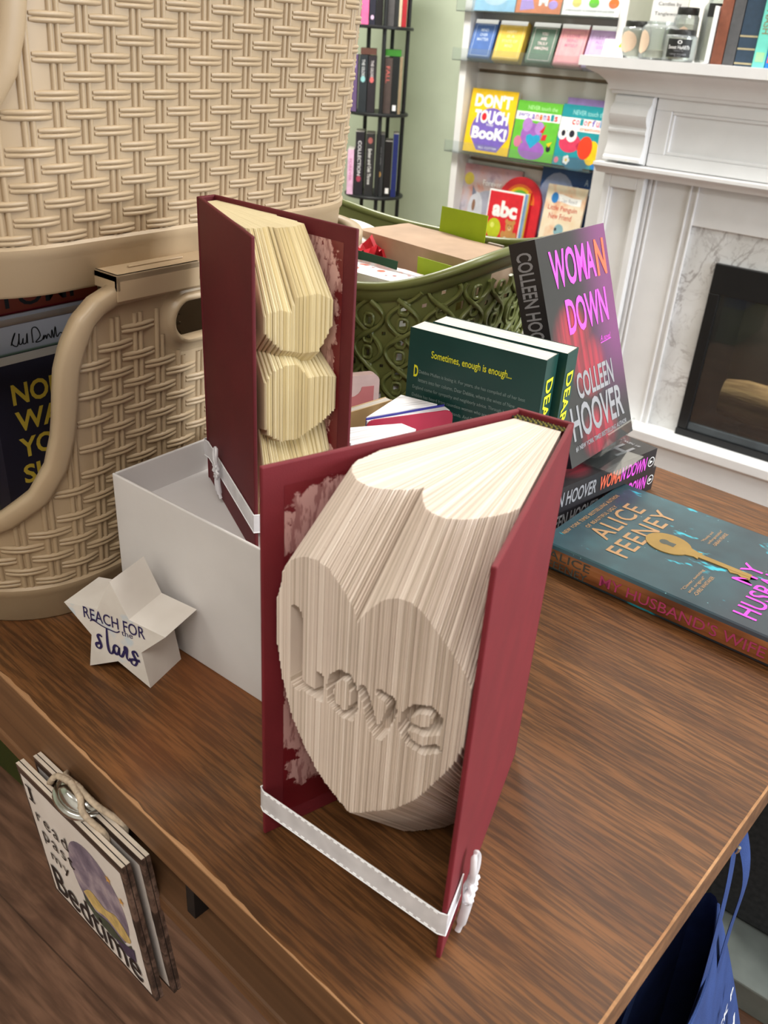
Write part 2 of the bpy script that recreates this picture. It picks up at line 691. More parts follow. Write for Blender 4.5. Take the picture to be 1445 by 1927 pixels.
def mk_paper(name, rgb, speck=True):
    m = NT(name, 0.75, 0.2)
    c = m.ramp(m.noise(14, 3), [(0.3, tuple(int(v * 0.97) for v in rgb)), (0.7, tuple(min(255, int(v * 1.02)) for v in rgb))])
    if speck:
        d = m.math('LESS_THAN', m.voronoi(260), 0.07)
        c = m.mix(m.math('MULTIPLY', m.math('MULTIPLY', d, m.step(m.noise(9, 2), 0.55, 0.68)), 0.5), c, (120, 96, 84))
    m.base(c)
    return m.mat


M_cloth = mk_cloth('red_cloth', (112, 33, 40))
M_cloth2 = mk_cloth('maroon_cloth', (92, 27, 33))
M_pages = mk_paper('folded_pages_cream', (220, 204, 190))
M_pages_d = mk_paper('folded_pages_dark', (202, 186, 170))  # darker and paler paper tones, picked at random leaf by leaf
M_pages_l = mk_paper('folded_pages_pale', (232, 218, 205))
M_pages2 = mk_paper('folded_pages_ivory', (220, 205, 166))
M_ribbon = NT('satin_ribbon', 0.28, 0.6)
M_ribbon.base(M_ribbon.ramp(M_ribbon.noise(60, 2), [(0.3, (206, 203, 206)), (0.7, (230, 227, 230))]))
M_ribbon.bump(M_ribbon.noise(50, 1), 0.4, 0.003)
M_ribbon = M_ribbon.mat
M_stitch = pm('ribbon_stitch', (250, 250, 252), 0.35, 0.01)

# the heart outline of the fore-edges: (page position, height of fold)
TOPZ = [(0.0, .168), (.03, .178), (.055, .1895), (.10, .197), (.156, .2020), (.21, .2052), (.27, .2066), (.33, .2058), (.40, .2000), (.44, .1955), (.475, .1905), (.492, .1850), (.51, .1890), (.54, .1945), (.581, .2003), (.615, .2045), (.66, .2072), (.725, .2080), (.78, .2048), (.829, .1997), (.898, .1915), (.97, .1811), (1.0, .174)]
BOTZ = [(0.0, .142), (.03, .1275), (.06, .118), (.113, .1032), (.16, .0958), (.211, .0890), (.27, .082), (.321, .0763), (.37, .0730), (.422, .0695), (.46, .0670), (.502, .0648), (.56, .0690), (.626, .0757), (.68, .080), (.727, .0845), (.78, .0915), (.819, .0970), (.86, .105), (.90, .1141), (.94, .1225), (.974, .1315), (1.0, .143)]
LOVE = [
    ([(.143, .168), (.149, .1265)], .0052), ([(.149, .1275), (.222, .1278), (.296, .1275)], .0030), ([(.302, .1275), (.297, .1405)], .0030),
    ([(.421, .1504), (.463, .1508), (.49, .1462), (.496, .1351), (.474, .1278), (.43, .1269), (.375, .1295), (.36, .1369), (.376, .1446), (.421, .1504)], .0027),
    ([(.539, .1479), (.57, .1387), (.601, .1293), (.629, .1263)], .0032), ([(.629, .1263), (.651, .1328), (.683, .1448), (.672, .1504), (.622, .1513)], .0028),
    ([(.751, .1405), (.821, .1407), (.875, .144), (.882, .1517), (.848, .155), (.789, .1524), (.749, .1468), (.735, .1368), (.77, .1309), (.83, .1298), (.888, .1341)], .0026)]
ARC = 0.119


def love_intervals(u):
    x = u * ARC
    hit = []
    z = .118
    step = .0005
    on = None
    while z < .180:
        inside = False
        for pts, w in LOVE:
            for a, c in zip(pts, pts[1:]):
                ax, az, cx, cz = a[0] * ARC, a[1], c[0] * ARC, c[1]
                L2 = (cx - ax) ** 2 + (cz - az) ** 2
                tt = max(0, min(1, ((x - ax) * (cx - ax) + (z - az) * (cz - az)) / L2)) if L2 > 0 else 0
                if (x - ax - tt * (cx - ax)) ** 2 + (z - az - tt * (cz - az)) ** 2 < w * w:
                    inside = True
                    break
            if inside:
                break
        if inside and on is None:
            on = z
        if not inside and on is not None:
            if z - on > .001:
                hit.append((on, z))
            on = None
        z += step
    if on is not None:
        hit.append((on, z))
    return hit


def page_fan(b, N, SLp, SRp, aL, aR, w, outline, mat, u0=0.0, u1=1.0, jit=.0004):
    """N folded leaves fanned between two boards; outline(u, w) gives (r, z) points"""
    SLp, SRp = Vector(SLp), Vector(SRp)
    ws = [0.55 + random.random() * 0.9 for _ in range(N)]
    tot = sum(ws)
    acc = 0.0
    for i in range(N):
        ua, ub = u0 + (u1 - u0) * acc / tot, u0 + (u1 - u0) * (acc + ws[i]) / tot
        acc += ws[i]
        u = (ua + ub) / 2
        jw = w + random.uniform(-jit, jit)
        out = outline(u, jw)
        n = len(out)

        def P(uu, r, z):
            s = SLp + (SRp - SLp) * uu
            az = aL + (aR - aL) * uu
            return (s.x + r * math.cos(az), s.y + r * math.sin(az), z)
        g = (ub - ua) * 0.06
        zmx = max(p[1] for p in out)
        zmn = min(p[1] for p in out)
        vs = []
        ins = min(.0012, 0.45 * (ub - ua) * ARC)
        for (uu, edge) in ((ua + g, 1), (u, 0), (ub - g, 1)):
            for (r, z) in out:
                if edge and r > 0.02:
                    zz = z - (.0002 if z >= zmx - 1e-6 else 0)
                    vs.append(P(uu, r - ins, zz))
                else:
                    vs.append(P(uu, r, z))
        fs = [tuple(reversed(range(n))), tuple(range(2 * n, 3 * n))]
        for k in range(n):
            k2 = (k + 1) % n
            fs.append((k, k2, n + k2, n + k))
            fs.append((n + k, n + k2, 2 * n + k2, 2 * n + k))
        b.add(vs, fs, random.choice(mat) if isinstance(mat, (list, tuple)) else mat)


def board(b, p0, p1, z0, z1, th, outward, mat, mat_in=None):
    """upright board from p0 to p1 (2-D, the inner face line), thickened outward"""
    p0, p1 = Vector(p0), Vector(p1)
    n = Vector(outward).normalized() * th
    q = [p0, p1, p1 + n, p0 + n]
    vs = [(p.x, p.y, z0) for p in q] + [(p.x, p.y, z1) for p in q]
    b.add(vs, [(0, 3, 2, 1), (4, 5, 6, 7), (1, 2, 6, 5), (2, 3, 7, 6), (3, 0, 4, 7), (0, 1, 5, 4)], mat)


def flower_bow(b, M, s=1.0):
    """little satin bow: two upright loops, a rosette and two tails (local x across, z up, facing -y)"""
    for sx in (-1, 1):
        loop = spline([(0, -.002, 0), (sx * .003, -.005, .010), (sx * .0045, -.005, .020), (sx * .0015, -.004, .026), (-sx * .0005, -.004, .018), (0, -.003, .006), (0, -.002, 0)], 4)
        b.tube([(p[0] * s, p[1] * s, p[2] * s) for p in loop], .0018 * s, M_ribbon, 6, M=M, flat=0.6)
        tail = spline([(0, -.003, 0), (sx * .002, -.004, -.012), (sx * .0035, -.003, -.024), (sx * .005, -.002, -.030)], 4)
        b.tube([(p[0] * s, p[1] * s, p[2] * s) for p in tail], [.0026 * s] * 9 + [.0016 * s] * (len(tail) - 9), M_ribbon, 6, M=M, flat=0.5)
    for k in range(6):
        a = k * PI / 3
        pet = [(.0045 * s * math.cos(a) + .003 * s * math.cos(a + q), -.005 * s - .0012 * s * math.sin(q * 2), .0045 * s * math.sin(a) + .003 * s * math.sin(a + q)) for q in [2 * PI * j / 8 for j in range(8)]]
        b.tube(pet, .0016 * s, M_ribbon, 6, closed=True, M=M)
    b.lathe([(0.0001, .0075 * s), (.0026 * s, .0066 * s), (.0030 * s, .004 * s), (.0024 * s, 0.002 * s)], M_ribbon, 10, M=M @ Matrix.Rotation(R(90), 4, 'X'))


# ---- large sculpture
BH = .2415
O = Vector((-.1963, .4035))
t = thing('folded_book', 'large red cloth book folded into a heart with a word, standing at the table front', 'book sculpture', T(O.x, O.y, TZ))


def L2(p):
    return Vector((p[0] - O.x, p[1] - O.y))


LBo, LBi = L2((-.2612, .2527)), L2((-.2135, .4035))      # left board outer line
RBo, RBi = L2((-.1335, .2552)), L2((-.1800, .4070))
dl = (LBi - LBo).normalized()
dr = (RBi - RBo).normalized()
nl = Vector((dl.y, -dl.x))     # inward (towards the pages) of the left board
if nl.x < 0:
    nl = -nl
nr = Vector((dr.y, -dr.x))
if nr.x > 0:
    nr = -nr
TH = .0028
M_pasteL = mk_paste('red_board_paper', (104, 20, 30), (190, 146, 142), 2.0, [(.045, .205, .050, .028), (.030, .165, .022, .035), (.022, .085, .018, .035), (.040, .045, .030, .022), (.07, .17, .03, .03)])
for nm, o0, o1, inn, mt in (('cover_board', LBo, LBi, nl, M_cloth), ('cover_board', RBo, RBi, nr, M_cloth)):
    b = MB()
    board(b, o0 + inn * TH, o1 + inn * TH, 0, BH, TH, -inn, mt)
    o = b.build(nm, t, bevel=.0008)
    if nm == 'cover_board':
        # turned-in cloth border and pasted end paper on the inside, in a frame whose x runs from the fore-edge to the spine
        d = (o1 - o0).normalized()
        q = MB()
        base = o0 + inn * (TH + .0002)
        Mx = frame((base.x, base.y, 0), (d.x, d.y, 0), (-inn.x, -inn.y, 0)) if inn is nl else frame((base.x, base.y, 0), (d.x, d.y, 0), (-inn.x, -inn.y, 0))
        if Mx.to_3x3().col[2].z < 0:
            Mx = Matrix(((d.x, -inn.x, 0, base.x), (d.y, -inn.y, 0, base.y), (0, 0, 1, 0), (0, 0, 0, 1)))
        q.poly([(.012, 0, .012), (.150, 0, .012), (.150, 0, BH - .012), (.012, 0, BH - .012)] if inn is nl else [(.150, 0, .012), (.012, 0, .012), (.012, 0, BH - .012), (.150, 0, BH - .012)], M_pasteL)
        e = q.build('end_paper', o)
        e.matrix_basis = Mx
b = MB()
sl, sr = LBi, RBi
board(b, sl + Vector((.0, -.0005)), sr + Vector((.0, -.0005)), 0, BH, TH, Vector((-.2, 1)), M_cloth)
b.build('spine', t, bevel=.0008)
b = MB()
SLp, SRp = L2((-.2105, .3985)), L2((-.1835, .4005))


def heart_page(u, w):
    H0, H1 = .004, BH - .0035
    zt, zb = interp(TOPZ, u), interp(BOTZ, u)
    k = .83
    o = [(0, H0), (w - zb * k, H0), (w, zb)]
    for (za, zc) in love_intervals(u):
        if za > zb + .004 and zc < zt - .004:
            o += [(w, za), (w - .0085, za + .001), (w - .0085, zc - .001), (w, zc)]
    o += [(w, zt), (w - (H1 - zt) * k, H1), (0, H1)]
    return o


random.seed(11)
page_fan(b, 118, SLp, SRp, R(-107.2), R(-72.6), .148, heart_page, [M_pages, M_pages, M_pages_d, M_pages_l])
b.build('folded_pages', t)
# striped head band at the top of the spine
M_band1 = pm('headband_olive', (120, 112, 44), 0.7, 0.1, 300)
M_band2 = pm('headband_dark', (34, 34, 20), 0.7, 0.1, 300)
b = MB()
for i in range(22):
    f0 = (i + .5) / 22
    p = sl.lerp(sr, f0) + Vector((-.0002, -.0040))
    for j in range(3):
        b.lathe([(.0001, -.0008), (.0009, 0), (.0001, .0009)], M_band1 if (i + j) % 2 else M_band2, 6, Matrix.Translation((p.x + .0004 * j, p.y + .0016 * (1 - j), BH - .0030)))
b.build('head_band', t)
# ribbon round both boards
RZ0, RZ1 = .0205, .0365
b = MB()
rb = [LBo - nl * .0006 + dl * .09, LBo - nl * .0006 - dl * .0006, LBo + nl * .0034 - dl * .0010, RBo + nr * .0034 - dr * .0010, RBo - nr * .0008 - dr * .0008, RBo - nr * .0008 + dr * .026]
pth = []
for a, c in zip(rb, rb[1:]):
    k = 12 if (c - a).length > .05 else 2
    pth += [a.lerp(c, i / k) for i in range(k)]
pth.append(rb[-1])
nrm = []
rows = [[(p.x, p.y, RZ0 + (RZ1 - RZ0) * j / 4) for p in pth] for j in range(5)]
b.grid(rows, M_ribbon)
rows2 = [[(p.x, p.y + .0005, RZ0 + (RZ1 - RZ0) * j / 4) for p in pth] for j in range(5)]
b.grid([list(reversed(r)) for r in rows2], M_ribbon)
a, c = rb[2], rb[3]
dd = (c - a).normalized()
for i in range(26):
    p = a + (c - a) * ((i + .5) / 26)
    for zz in (RZ0 + .0013, RZ1 - .0013):
        b.box(p.x - .0013, p.x + .0013, p.y - .0004, p.y, zz - .0003, zz + .0003, M_stitch)
for zz in (RZ0, RZ1):
    b.tube([(p.x, p.y, zz) for p in pth], .0004, M_stitch, 5)
b.build('ribbon', t, smooth=60)
b = MB()
pb = RBo - nr * .0014 + dr * .024
flower_bow(b, frame((pb.x, pb.y, .030), (dr.x, dr.y, 0), (nr.x, nr.y, 0)), 1.0)
b.build('bow', t, smooth=60)

# ---- small sculpture, standing in the white box
SZ = .850
SH = .2135
O2 = Vector((-.479, .4175))
t = thing('folded_book', 'tall maroon book with bulging folded pages standing in the white box', 'book sculpture', T(O2.x, O2.y, SZ))


def S2(p):
    return Vector((p[0] - O2.x, p[1] - O2.y))


A2, B2, C2, D2 = S2((-.4785, .4095)), S2((-.368, .352)), S2((-.4785, .4262)), S2((-.346, .4216))
da, dc = (A2 - B2).normalized(), (C2 - D2).normalized()
na = Vector((-da.y, da.x))
if na.y < 0:
    na = -na
nc = Vector((-dc.y, dc.x))
if nc.y > 0:
    nc = -nc
M_pasteS = mk_paste('maroon_board_paper', (104, 20, 28), (200, 158, 150), 9.0, [(.040, .165, .034, .055), (.034, .10, .022, .10), (.060, .192, .035, .024), (.036, .04, .026, .07)])
for o0, o1, inn in ((B2, A2, na), (D2, C2, nc)):
    b = MB()
    board(b, o0 + inn * .0026, o1 + inn * .0026, 0, SH, .0026, -inn, M_cloth2)
    o = b.build('cover_board', t, bevel=.0008)
    d = (o1 - o0).normalized()
    base = o0 + inn * .0028
    q = MB()
    fl = inn is nc
    pp = [(.010, 0, .010), (.125, 0, .010), (.125, 0, SH - .010), (.010, 0, SH - .010)]
    q.poly(pp if not fl else list(reversed(pp)), M_pasteS)
    e = q.build('end_paper', o)
    e.matrix_basis = Matrix(((d.x, -inn.x, 0, base.x), (d.y, -inn.y, 0, base.y), (0, 0, 1, 0), (0, 0, 0, 1)))
b = MB()
board(b, A2 + Vector((.0005, 0)), C2 + Vector((.0005, 0)), 0, SH, .0026, Vector((-1, 0)), M_cloth2)
b.build('spine', t, bevel=.0008)
UT = [(0, .160), (.05, .1665), (.23, .168), (.38, .165), (.44, .174), (.74, .1745), (.95, .169), (1.0, .158)]
UB = [(0, .158), (.05, .153), (.23, .143), (.5, .1385), (.76, .137), (.85, .144), (.96, .1525), (1.0, .156)]
LT = [(0, .120), (.13, .1295), (.30, .132), (.46, .131), (.53, .127), (.62, .1205), (.85, .1195), (1.07, .116), (1.15, .112)]
LB = [(0, .0955), (.074, .087), (.234, .081), (.46, .0795), (.76, .0855), (1.09, .0935), (1.15, .099)]


def bulge_page(u, w):
    H0, H1 = .003, SH - .003
    wu = w - max(0, u - .97) * .15
    ut, ub, lt, lb = interp(UT, u), max(interp(UB, u), 0), interp(LT, u), interp(LB, u)
    if u > 1.0:
        wu = w * .80
        ut, ub = .160, .155
    v1 = (ub + lt) / 2
    v2 = lb - .016
    r1 = w - (ub - lt) * .55
    r2 = w - .010
    return [(0, H0), (w - .020, H0), (w - .012, .045), (w - .004, .062), (r2 - .002, v2 + .012), (w, lb), (w, lt), (r1, v1), (wu, ub), (wu, ut), (wu - (H1 - ut) * .68, H1), (0, H1)]


random.seed(5)
b = MB()
page_fan(b, 34, S2((-.4755, .4110)), S2((-.4755, .4235)), R(-25), R(-4), .118, bulge_page, M_pages2, 0.02, 1.12, .0007)
b.build('folded_pages', t)
b = MB()
rz0, rz1 = .020, .0335
rb = [C2 - nc * .0008 - dc * .004, C2 + Vector((-.0036, .0005)), A2 + Vector((-.0036, -.0012)), A2 - na * .0008 - da * .004, B2 - na * .0008 - da * .0006, B2 + na * .0032 - da * .0012, D2 + nc * .0032 - dc * .0012, D2 - nc * .0006 - dc * .0006]
pth = []
for a, c in zip(rb, rb[1:]):
    k = 12 if (c - a).length > .05 else 2
    pth += [a.lerp(c, i / k) for i in range(k)]
pth.append(rb[-1])
b.grid([[(p.x, p.y, rz0 + (rz1 - rz0) * j / 4) for p in pth] for j in range(5)], M_ribbon)
for zz in (rz0, rz1):
    b.tube([(p.x, p.y, zz) for p in pth], .0004, M_stitch, 5)
b.build('ribbon', t, smooth=60)
b = MB()
pb = B2.lerp(A2, .66) - na * .0014
flower_bow(b, frame((pb.x, pb.y, .0275), (-da.x, -da.y, 0), (na.x, na.y, 0)), .72)
b.build('bow', t, smooth=60)

# ------------------------------------------------------------------ white box with a sunken lid
M_card = pm('white_card', (210, 206, 204), 0.5, 0.015, 20, 0.05, 500)
BX0, BX1, BY0, BY1, BT = -.4945, -.268, .3315, .446, .8765
cx, cy = (BX0 + BX1) / 2, (BY0 + BY1) / 2
t = thing('gift_box', 'white cardboard box with a sunken lid under the tall maroon folded book', 'box', T(cx, cy, TZ))
hx, hy, hz = (BX1 - BX0) / 2, (BY1 - BY0) / 2, BT - TZ
b = MB()
w = .0022
b.box(-hx, hx, -hy, -hy + w, 0, hz, M_card)
b.box(-hx, hx, hy - w, hy, 0, hz, M_card)
b.box(-hx, -hx + w, -hy + w, hy - w, 0, hz, M_card)
b.box(hx - w, hx, -hy + w, hy - w, 0, hz, M_card)
b.build('walls', t, bevel=.0009)
b = MB()
b.box(-hx + w, hx - w, -hy + w, hy - w, SZ - TZ - .003, SZ - TZ, M_card)
b.build('sunken_lid', t)

# ------------------------------------------------------------------ wooden star
M_star = NT('white_washed_wood', 0.6, 0.3)
c = M_star.ramp(M_star.noise(22, 3), [(0.3, (212, 204, 195)), (0.7, (226, 220, 212))])
M_star.base(c)
M_star = M_star.mat
mm = NT('star_watercolour', 0.6, 0.3)
c = mm.ramp(mm.noise(28, 3), [(0.35, (212, 204, 195)), (0.65, (224, 218, 210))])
c = mm.mix(mm.math('MULTIPLY', mm.step(mm.noise(38, 2, mm.mapping((1, 1, 1), (0, 0, 0), (4, 2, 9))), 0.55, 0.62), 0.75), c, (190, 204, 214))
mm.base(c)
M_starf = mm.mat
M_navy = ink('navy', (44, 36, 84))
ang = math.atan2(.289 - .2755, -.411 + .4625)
ctr = Vector(((-.411 - .4625) / 2, (.289 + .2755) / 2))
Rs = .0455
t = thing('star_ornament', 'white wooden star block with navy lettering in front of the white box', 'ornament', T(ctr.x, ctr.y, TZ, ang))
pts = []
for k in range(10):
    a = PI / 2 + PI * k / 5
    r = Rs if k % 2 == 0 else Rs * .50
    pts.append((r * math.cos(a), r * math.sin(a) + Rs * math.cos(PI / 5)))
b = MB()
Mst = Matrix(((1, 0, 0, 0), (0, 0, -1, 0), (0, 1, 0, 0), (0, 0, 0, 1)))   # XY outline to XZ, thickness to -Y... front at y=0
b.prism(pts, -.037, 0.0, M_star, Mst)
b.m[1] = b.slot(M_starf)
b.text('REACH FOR', (-.0262, -.0004, .0440), (1, 0, -.02), (0, 0, 1), .0525, .0098, M_navy, .006)
b.text('the', (.006, -.0003, .0395), (1, 0, 0), (0, 0, 1), .0095, .0048, M_navy, 0)
o, rt, uv = (0, -.0004, 0), (1, 0, 0), (0, 0, 1)
b.stroke(spline([(-.021, .0425), (-.018, .0440), (-.010, .0415), (-.002, .0405), (.002, .0405), (.0045, .0425)], 5), .0010, o, rt, uv, M_navy)


def cursive(b, strokes, w, o, rt, uv, mat, sc=1.0, ox=0.0, oy=0.0, lift=0.0, M=None):
    for s in strokes:
        p = spline([(ox + q[0] * sc, oy + q[1] * sc) for q in s], 5)
        b.stroke(p, [w * (.55 + .45 * abs(math.sin(PI * 1.5 * i / len(p)))) for i in range(len(p))], o, rt, uv, mat, lift=lift, M=M)


STARS = [[(4.2, 8.6), (3.0, 9.4), (1.8, 8.4), (2.6, 6.0), (3.2, 3.4), (2.2, 1.6), (.6, 1.8), (.4, 3.6), (2.4, 4.6)],
         [(7.4, 14.6), (7.0, 6.0), (7.6, 1.6), (9.0, 1.2), (10.4, 4.0)],
         [(13.2, 6.0), (11.4, 6.6), (10.2, 4.4), (11.0, 1.8), (12.6, 2.6), (13.4, 6.0), (13.2, 2.0), (14.6, 1.6), (16.2, 5.0)],
         [(16.2, 5.0), (16.6, 7.4), (17.6, 6.6), (17.2, 2.0), (18.2, .6), (19.4, 2.0)],
         [(23.6, 4.6), (22.4, 6.8), (20.8, 6.0), (21.6, 3.6), (22.6, 1.4), (21.4, -1.0), (19.6, -.4), (20.0, 1.8), (24.4, 2.4)]]
cursive(b, STARS, .0024, (0, -.0005, 0), rt, uv, M_navy, .00158, -.0185, .0180)
b.build('star_block', t, bevel=.0022, segs=3)

# ------------------------------------------------------------------ beige woven plastic baskets (two of a kind, stacked)
def mk_plastic(name, rgb, rough=0.38):
    m = NT(name, rough, 0.4)
    c = m.ramp(m.noise(9, 2), [(0.3, tuple(int(v * 0.97) for v in rgb)), (0.7, tuple(min(255, int(v * 1.03)) for v in rgb))])
    m.base(c)
    m.bump(m.noise(900, 1), 0.06, 0.0003)
    return m.mat


M_beige = mk_plastic('beige_plastic', (168, 146, 117))
BA, BB, BR_ = .140, .2060, .083
BHT = .252
TAPER = .075
PER = 4 * (BA - BR_) + 4 * (BB - BR_) + 2 * PI * BR_


def rr(s, a=BA, b_=BB, r=BR_):
    """point and normal on the rounded rectangle; s = 0 at the middle of the front (-y) side, running towards +x"""
    s = s % PER
    fs, fl, arc = a - r, 2 * (b_ - r), PI * r / 2
    segs = [('l', fs, (0, -b_), (1, 0), (0, -1)), ('a', arc, (fs, -b_ + r), -PI / 2, 0), ('l', fl, (a, -b_ + r), (0, 1), (1, 0)), ('a', arc, (fs, b_ - r), 0, 0), ('l', 2 * fs, (fs, b_), (-1, 0), (0, 1)), ('a', arc, (-fs, b_ - r), PI / 2, 0), ('l', fl, (-a, b_ - r), (0, -1), (-1, 0)), ('a', arc, (-fs, -b_ + r), PI, 0), ('l', fs, (-fs, -b_), (1, 0), (0, -1))]
    for sg in segs:
        if s <= sg[1] + 1e-9:
            if sg[0] == 'l':
                return (sg[2][0] + sg[3][0] * s, sg[2][1] + sg[3][1] * s), sg[4]
            th = sg[3] + s / r
            return (sg[2][0] + r * math.cos(th), sg[2][1] + r * math.sin(th)), (math.cos(th), math.sin(th))
        s -= sg[1]
    return (0, -b_), (0, -1)


def bp(s, z, off=0.0):
    (x, y), (nx, ny) = rr(s)
    d = TAPER * z + off
    return (x + nx * d, y + ny * d, z)


CUT = [(0, .080), (.07, .081), (.104, .085), (.128, .095), (.150, .112), (.163, .134), (.170, .160), (.1725, .185), (.175, .205), (.180, .222), (.188, .237), (.199, .246), (.213, .251), (.24, .252)]
S_FACE = (BA - BR_) + PI * BR_ / 2 + (BB - BR_)      # middle of the +x face
HOLE = (S_FACE, .222, .048, .0155)                   # handle slot: s, z, half length, half height


def ztop(s):
    s = s % PER
    s = min(s, PER - s)
    return interp(CUT, s)


def in_hole(s, z, grow=0.0):
    for sc in (HOLE[0], PER - HOLE[0]):
        dx = abs((s % PER) - sc) - (HOLE[2] - HOLE[3])
        dx = max(dx, 0)
        if math.hypot(dx, z - HOLE[1]) < HOLE[3] + grow:
            return True
    return False


NC = int(round(PER / .0197 / 2)) * 2
PITCH = PER / NC
ROWH = .0104
WZ0, WZ1 = .032, .240


def basket_wall():
    b = MB()
    # shell with its slots; sampled finely near the cut-out
    S = []
    s = 0.0
    while s < PER - 1e-6:
        S.append(s)
        ss = min(s, PER - s)
        s += .0022 if (.10 < ss < .215 or abs(ss - HOLE[0]) < .06) else .006
    Zs = [WZ0 + (BHT - WZ0) * i / 64 for i in range(65)]
    inner, outer = {}, {}
    vs, fs = [], []
    nS = len(S)
    for s in S:
        zt = ztop(s)
        for z in Zs:
            zz = WZ0 + (z - WZ0) * (zt - WZ0) / (BHT - WZ0)
            vs.append(bp(s, zz, 0.0))
    base2 = len(vs)
    for s in S:
        zt = ztop(s)
        for z in Zs:
            zz = WZ0 + (z - WZ0) * (zt - WZ0) / (BHT - WZ0)
            vs.append(bp(s, zz, -.0024))
    nz = len(Zs)

    def keep(i, j):
        s = S[i]
        zt = ztop(s)
        z = WZ0 + ((Zs[j] + Zs[min(j + 1, nz - 1)]) / 2 - WZ0) * (zt - WZ0) / (BHT - WZ0)
        if in_hole(s, z):
            return False
        ss = min(s % PER, PER - s % PER)
        fr = ((z - WZ0) / ROWH) % 1.0
        cfr = (s / PITCH + .5) % 1.0
        slot = .30 < fr < .72 and not (.30 < cfr < .70)
        if ss < .100 and z < .074 and slot:
            return False
        if s > PER / 2 + .12 and s < PER - .22 and .05 < z < .19 and slot:
            return False
        return True
    K = {}
    for i in range(nS):
        for j in range(nz - 1):
            K[i, j] = keep(i, j)
    for i in range(nS):
        i2 = (i + 1) % nS
        for j in range(nz - 1):
            if K[i, j]:
                a, c, d, e = i * nz + j, i2 * nz + j, i2 * nz + j + 1, i * nz + j + 1
                fs.append((a, c, d, e))
                fs.append((base2 + e, base2 + d, base2 + c, base2 + a))
                for (ok, p, q) in ((K.get((i, j - 1), False) or j == 0, a, c), (K.get((i, j + 1), False), d, e), (K.get(((i - 1) % nS, j), False), e, a), (K.get((i2, j), False), c, d)):
                    if not ok:
                        fs.append((q, p, base2 + p, base2 + q))
    b.add(vs, fs, M_beige)
    # upright strands, two to a column
    for k in range(NC):
        for dx in (-.0024, .0024):
            s = k * PITCH + dx
            zt = min(ztop(s) - .006, WZ1)
            zs = [WZ0 + (WZ1 - WZ0) * i / 40 for i in range(41)]
            zs = [z for z in zs if z <= zt]
            run = []
            for z in zs + [None]:
                if z is not None and not in_hole(s, z, .009):
                    run.append(z)
                else:
                    if len(run) > 2:
                        b.grid([[bp(s + .0019 * math.cos(q), zz, -.0004 + .0022 * math.sin(q)) for q in [PI * m / 5 for m in range(6)]] for zz in run], M_beige)
                    run = []
    # horizontal strands, in two ribs, bowed over every second upright
    nr_ = int((WZ1 - WZ0 - .006) / ROWH)
    for j in range(nr_):
        zc = WZ0 + (j + .5) * ROWH
        for k in range(NC):
            if (k + j) % 2:
                continue
            sc = k * PITCH
            if zc + .007 > min(ztop(sc - .014), ztop(sc + .014)) or in_hole(sc, zc, .017) or in_hole(sc + .013, zc, .008) or in_hole(sc - .013, zc, .008):
                continue
            for dz in (-.0016, .0016):
                rows = []
                for i in range(9):
                    x = -1 + 2 * i / 8
                    bow = .0014 + .0026 * math.cos(x * PI / 2)
                    hw = .0018 * (1.0 if abs(x) < .9 else .75)
                    rows.append([bp(sc + x * .0142, zc + dz + hw * math.cos(q) * (1 - .05 * abs(x)), -.0008 + bow * (.35 + .65 * math.sin(q))) for q in [PI * m / 5 for m in range(6)]])
                b.grid(rows, M_beige)
                b.poly([bp(sc - .0142, zc + dz + .0014 * math.cos(q), -.0008 + .0016 * math.sin(q)) for q in [PI * m / 5 for m in range(6)]], M_beige)
                b.poly([bp(sc + .0142, zc + dz + .0014 * math.cos(q), -.0008 + .0016 * math.sin(q)) for q in [PI * (5 - m) / 5 for m in range(6)]], M_beige)
    return b


